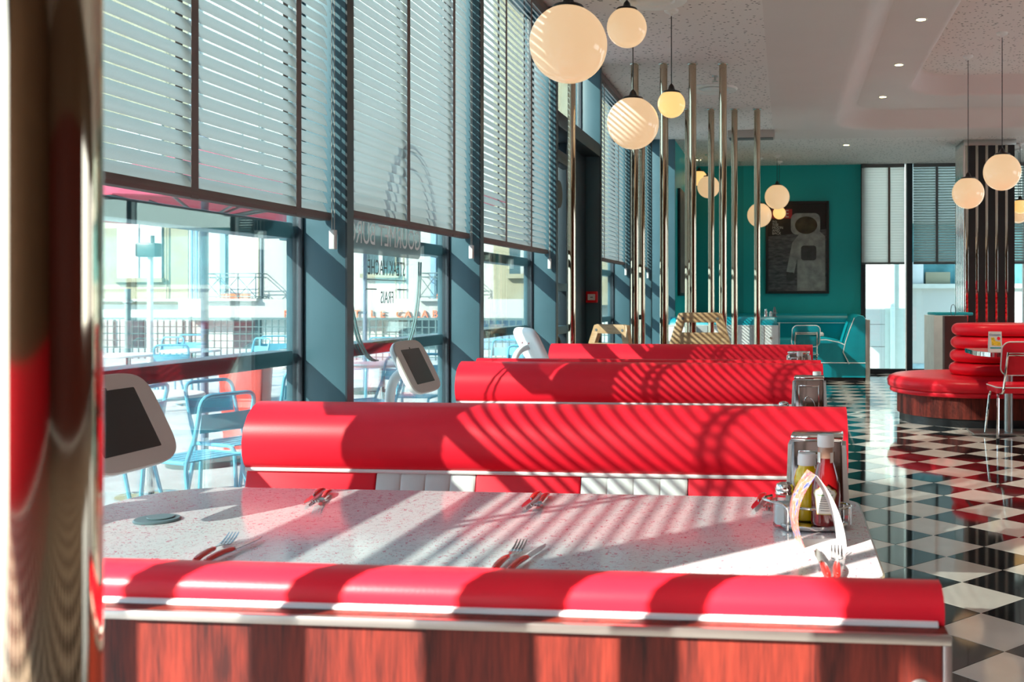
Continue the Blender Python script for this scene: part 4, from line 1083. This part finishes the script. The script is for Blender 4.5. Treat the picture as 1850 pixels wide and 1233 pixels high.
chair_at(935, 0, R_(180), 'darker blue terrace chair just left of the farthest tablet', 11.8)
chair_at(690, 612, R_(200), 'farthest blue terrace chair, seen below the window lettering')
def terrace_table(px, y, label, dist=None, r=.36):
    p = on_z(px, y, ZT+.73) if not dist else Vector((_ray(px, CY).x*dist, _ray(px, CY).y*dist, 0))
    o = empty('terrace_table', (p.x, p.y, ZT), 0, label, 'table', 'round terrace tables')
    MB().lathe([(0, .70), (r*.98, .70), (r, .712), (r, .722), (r*.98, .73), (0, .73)], 36).build('table_top', TTOP, o)
    MB().lathe([(.035, .02), (.035, .70)], 16).build('pedestal', CHROME, o)
    MB().lathe([(0, 0), (.22, 0), (.22, .012), (.05, .03), (0, .03)], 24).build('base', CHROME, o)
terrace_table(270, 0, 'round terrace table right behind the first tablet', 7.2)
terrace_table(228, 640, 'pale far terrace table among blue chairs'); terrace_table(345, 632, 'pale far terrace table by the parasol post')
terrace_table(545, 0, 'terrace table beside the first window post', 10.4); terrace_table(690, 0, 'terrace table behind the second tablet', 10.6)
# red planter
c_ = _ray(445, CY)*9.6; o = empty('red_planter', (c_.x, c_.y, ZT), .25, 'tall red planter box on the terrace behind the bench end', 'planter')
MB().loft([[(x*.8, y*.8, 0) for x, y in rrect(-.2, -.2, .2, .2, .02, 3)], [(x, y, .78) for x, y in rrect(-.2, -.2, .2, .2, .02, 3)]]).build('tub', pm('coral_red_plastic', (.75, .10, .08), .4), o)
MB().box(-.22, -.22, .76, .22, .22, .84).build('rim', pm('coral_red_plastic_rim', (.78, .12, .10), .4), o, bevel=.01)
# fence
YF = 22.0
fe = empty('terrace_fence', (0, YF, ZT), 0, 'long grid fence along the far edge of the terrace', 'fence')
fx0, fx1 = -17.0, -3.2; ft = .95
vb = MB().box(-.011, -.011, 0, .011, .011, ft).build('bar', IRON, fe, loc=(fx0, 0, 0)); k = 0; x = fx0+.153
while x < fx1: inst(vb, fe, (x, 0, 0)); x += .153
for z in (.06, .25, .41, .57, .73, .90):
    MB().box(fx0, -.01, z, fx1, .01, z+(.05 if z > .85 else .02)).build('rail', IRON, fe)
for x in (fx0, -13.6, -10.2, -6.8, fx1): MB().box(x-.03, -.03, 0, x+.03, .03, ft+.02).build('post', IRON, fe)
# lower street-side things: floodlight post, short post, parasol
c_ = on_y(272, 600, 16.5); o = empty('floodlight_post', (c_.x, 16.5, ZT), 0, 'pale street post carrying a dark floodlight box', 'lamp post')
hz = on_y(272, 452, 16.5).z-ZT
MB().lathe([(.05, 0), (.045, hz+.1)], 14).build('pole', pm('pale_post_paint', (.62, .68, .64), .5), o); MB().box(-.21, -.12, hz-.12, .16, .1, hz+.12).build('floodlight', DARKBOX, o, bevel=.03)
MB().box(.02, -.03, hz+.1, .06, .03, hz+.25).build('bracket', DARKBOX, o); MB().lathe([(0, 0), (.1, 0), (.1, .02), (0, .02)], 16).build('foot_plate', IRON, o)
c_ = on_y(231, 600, 15.5); o = empty('short_post', (c_.x, 15.5, ZT), 0, 'short grey-green post left of the floodlight post', 'post')
MB().lathe([(.048, 0), (.046, on_y(231, 522, 15.5).z-ZT)], 14).build('pole', LAMPGR, o); MB().lathe([(.05, 0), (.075, .01), (.075, .05), (.05, .06)], 14, (0, 0, on_y(231, 548, 15.5).z-ZT)).build('clamp', STEEL, o)
def parasol(px, dist, label, R=1.7, zr=2.0, post=True):
    d = _ray(px, CY)*dist; o = empty('parasol', (d.x, d.y, ZT), .2, label, 'parasol', 'red terrace parasols')
    MB().lathe([(.03, 0), (.03, zr+.75-ZT)], 14).build('pole', pm('blue_grey_post', (.16, .22, .30), .5), o)
    rr = []; n = 8
    def oc(r, z): return [(r*math.cos(2*PI*k/n), r*math.sin(2*PI*k/n), z) for k in range(n)]
    m = MB(); m.loft([oc(R, zr-ZT), oc(R, zr-ZT+.01), oc(.04, zr+.55-ZT), oc(.04, zr+.53-ZT)], cap=False); m.build('canopy', PARA, o, smooth=False)
    for k in range(n):
        a = 2*PI*k/n; MB().tube([(.03*math.cos(a), .03*math.sin(a), zr-.05-ZT), (R*.62*math.cos(a), R*.62*math.sin(a), zr+.18-ZT)], .012, 6).build('strut', IRON, o)
    MB().lathe([(.03, 0), (.06, .0), (.06, .09), (.03, .09)], 14, (0, 0, zr-.1-ZT)).build('hub', IRON, o)
    MB().lathe([(0, 0), (.3, 0), (.3, .05), (.05, .08), (0, .08)], 20).build('base', IRON, o)
parasol(370, 8.6, 'red parasol outside the first window, post beside the balcony'); parasol(660, 15.0, 'red parasol glimpsed through the closed grey blind', zr=2.75, R=2.2)

# facade across the street
YFAC = 32.0
fa = empty('street_facade', (0, YFAC, 0), 0, 'cream and white apartment house across the street', 'building')
def fx(px): return on_y(px, CY, YFAC).x
def fz(py): return CAM_H+(CY-py)/F_PX*YFAC*.93
xs = [fx(p) for p in (120, 340, 900, 1100)]
MB().box(-28, 0, 1.05, xs[1], .4, 13).build('cream_wall', FACADE, fa, smooth=False)
MB().box(xs[1], .02, 1.05, xs[2], .4, 13).build('white_wall', FACADEW, fa, smooth=False)
MB().box(xs[2], -.5, 1.05, 2, .4, 13).build('side_wall', FACADE, fa, smooth=False)
MB().box(-28, -.25, fz(546), xs[1], .0, fz(541)).build('ledge', FACADEW, fa)
MB().box(xs[1], -.55, fz(578), fx(806)+4, .0, fz(541)).build('fascia', FACADEW, fa)
MB().box(-28, .1, -3, 4, .3, 1.05).build('shop_front', pm('shop_wall', (.62, .66, .62), .7, var=.3, scale=.8), fa, smooth=False)
for (a, b, c0, mt) in ((100, 206, 1, FACADEW), (236, 258, 0, DARKGL), (285, 330, 1, FACADEW), (345, 366, 0, BEIGEP), (420, 470, 0, DARKGL), (640, 690, 0, BEIGEP), (720, 800, 0, DARKGL), (860, 950, 0, SHUTB)):
    MB().box(fx(a), .02, -1.6, fx(b), .1, .55).build('shop_window', mt, fa)
for (a, b, top, bot, kind) in ((214, 294, 372, 498, 's'), (408, 473, 385, 539, 'b'), (533, 560, 390, 494, 's'), (660, 718, 440, 490, 'w'), (788, 830, 385, 539, 'b'), (930, 975, 440, 492, 'w'), (60, 130, 372, 498, 's'), (660, 718, 250, 350, 'w'), (214, 294, 180, 310, 's'), (408, 473, 180, 310, 's')):
    x0, x1, z1, z0 = fx(a), fx(b), fz(top), fz(bot); ym = -.5 if a > 900 else 0
    wn = MB().box(x0-.03, ym-.02, z0, x1+.03, ym+.03, z1).build('window', DARKGL, fa)
    if kind == 's':
        mid = (x0+x1)/2
        MB().box(x0, ym-.07, z0, mid-.03, ym-.02, z1).build('shutter', SHUT, wn); MB().box(mid+.03, ym-.07, z0, x1, ym-.02, z1).build('shutter', SHUT, wn)
        MB().box(x0-.1, ym-.2, z0-.14, x1+.1, ym, z0).build('sill', FACADE, wn)
    elif kind == 'b':
        MB().box(x0+.14, ym-.06, z0, x1, ym-.02, z1).build('shutter', SHUT, wn); MB().box(x0-.16, ym-.08, z0, x0+.02, ym-.02, z1).build('shutter', SHUTB, wn)
    else:
        mid = (x0+x1)/2; MB().box(mid-.07, ym-.06, z0, mid+.07, ym-.02, z1).build('window_bar', FACADEW, wn); MB().box(x0-.1, ym-.2, z0-.14, x1+.1, ym, z0).build('sill', FACADE, wn)
for px in (303, 349, 358, 470, 717, 731): MB().tube([(fx(px), -.08, fz(541)), (fx(px), -.08, 12)], .05 if px in (349, 358) else .025, 8).build('drain_pipe', SHUTB if px in (349, 358) else FACADE, fa)
for (a, b) in ((388, 482), (773, 852)):
    x0, x1, zt_, zb_ = fx(a), fx(b), fz(490), fz(540); bal = empty('balcony', (0, 0, 0), parent=fa)
    m = MB()
    for z in (zt_, zt_-.12, zb_+.06): m.tube([(x0, 0, z), (x0, -.7, z), (x1, -.7, z), (x1, 0, z)], .018, 6)
    m.build('rail', IRON, bal)
    m = MB(); nn = 3
    for q in range(nn+1):
        x = x0+(x1-x0)*q/nn; m.tube([(x, -.7, zb_), (x, -.7, zt_)], .018, 6)
        if q < nn:
            xn = x0+(x1-x0)*(q+1)/nn; m.tube([(x, -.7, zb_+.06), (xn, -.7, zt_-.12)], .014, 6); m.tube([(x, -.7, zt_-.12), (xn, -.7, zb_+.06)], .014, 6)
    m.build('lattice', IRON, bal)
    MB().box(x0-.05, -.75, zb_-.08, x1+.05, 0, zb_).build('slab', FACADEW, bal)
    for q in range(3): MB().box(x0+.5+.35*q, -.6, zb_, x0+.78+.35*q, -.4, zb_+.16).build('flower_pot', ORANGE, bal)
# sign letters: every letter one part
sg = empty('shop_sign', (0, YFAC-.62, 0), 0, 'orange shop sign letters above the far street front', 'sign')
for ch, px in zip('RESTAURANT', (535, 546, 557, 568, 579, 590, 601, 614, 641, 660)): 
    text('letter', ch, .34, ORANGE, sg, (fx(px), 0, fz(571)), (PI/2, 0, 0), .03)
for ch, px in zip('LECALABRE', (688, 705, 735, 750, 767, 780, 798, 816, 834)):
    text('letter', ch, .34, ORANGE, sg, (fx(px), 0, fz(571)), (PI/2, 0, 0), .03)

# window lettering on the second big window (reads from the street)
dc = empty('window_lettering', (XG+.012, 0, 0), 0, 'grey-green burger lettering stuck on the window glass', 'window decal')
VINYL = pm('grey_green_vinyl_film', (.16, .30, .30), .5, alpha=.85); VINW = pm('white_vinyl_film', (.85, .92, .90), .5)
yR = on_x(760, 440, XG+.012).y; yL = 4.16
z1_, z0_ = 1.74, 1.505
MB().prism(rrect(yL, z0_, yR, z1_, .04), -.001, .0, 'x').build('panel', pm('pale_vinyl_film', (.30, .48, .48), .5, alpha=.6), dc)
ROT = (PI/2, 0, -R90)
def dtext(nm, s_, size, y, z, mt, sx=1.0): return text(nm, s_, size, mt, dc, (.001, y, z), ROT, .0005, 'CENTER', sx)
dtext('headline', 'GOURMET BURGER', .150, yR-.53, 1.598, VINW, .80)
ym_ = on_x(695, 480, XG).y
dtext('line', 'STEAK HACHÉ', .105, ym_, 1.44, VINYL, .70); dtext('line', 'FRAIS', .085, ym_, 1.295, VINYL, .80)
m = MB(); m.box(0, ym_-.26, 1.335, .001, ym_-.13, 1.341); m.box(0, ym_+.13, 1.335, .001, ym_+.26, 1.341); m.box(0, ym_-.25, 1.382, .001, ym_+.25, 1.386); m.build('rule', VINYL, dc)
for off in (0, .03):
    ptsL = [(0, ym_+.47-off-.33*(1-math.cos(PI/2*t))*1.0, 1.49-.50*math.sin(PI/2*t)) for t in [k/14 for k in range(15)]]
    ptsR = [(0, 2*ym_-y, z) for _, y, z in ptsL]
    for pts in (ptsL, ptsR): MB().tube(pts, .005, 4).build('outline', VINYL, dc)
for r_ in (.42, .39, .30):
    MB().tube([(0, ym_-.05+r_*math.cos(a)*.8, 1.75+r_*.95*math.sin(a)) for a in [PI*k/24 for k in range(25)]], .007, 4).build('ring', VINYL, dc)

# buildings seen through the end windows
nb = empty('office_block', (0, 23.5, 0), 0, 'white office wall with a window band behind the end windows', 'building')
MB().box(1.9, 0, -3, 14, .4, 1.55).build('lower_wall', FACADEW, nb, smooth=False); MB().box(1.9, 0, 3.0, 14, .4, 9).build('upper_wall', FACADEW, nb, smooth=False)
MB().box(2.7, .25, 1.5, 14, .3, 3.1).build('window_band', pm('teal_office_glass', (.12, .30, .32), .2, var=.3, scale=3), nb, smooth=False)
MB().box(2.6, -.1, 1.50, 14, 0, 1.60).build('sill', pm('grey_sill', (.55, .57, .52), .7), nb)
for (x, w_, h, mt) in ((3.15, .55, .27, FACADE), (2.8, .3, .5, SHUT), (4.2, .08, .45, WHITEP)): MB().box(x, .02, 1.6, x+w_, .2, 1.6+h).build('carton', mt, nb, bevel=.01)
MB().box(2.7, -.01, -1.2, 14, .0, -.22).build('lower_window_band', pm('blue_grey_band', (.25, .38, .42), .3, var=.3, scale=4), nb)
wp = empty('white_side_house', (0, 21.6, 0), 0, 'bright white house wall beside the drain pipe outside', 'building')
for k, (a, b) in enumerate(((-3, -.3), (-.29, .25), (.26, .72), (.73, 3.6), (3.61, 7))): MB().box(-3, 0, a, 2.05, .3, b).build('wall_panel', FACADEW, wp, smooth=False)
MB().tube([(2.2, -.1, -3), (2.2, -.1, 7)], .05, 10).build('drain_pipe', pm('pale_green_pipe', (.55, .62, .58), .5), wp); MB().box(2.05, -.02, -3, 2.56, .28, 7).build('corner_strip', pm('grey_green_render', (.50, .55, .50), .8), wp)
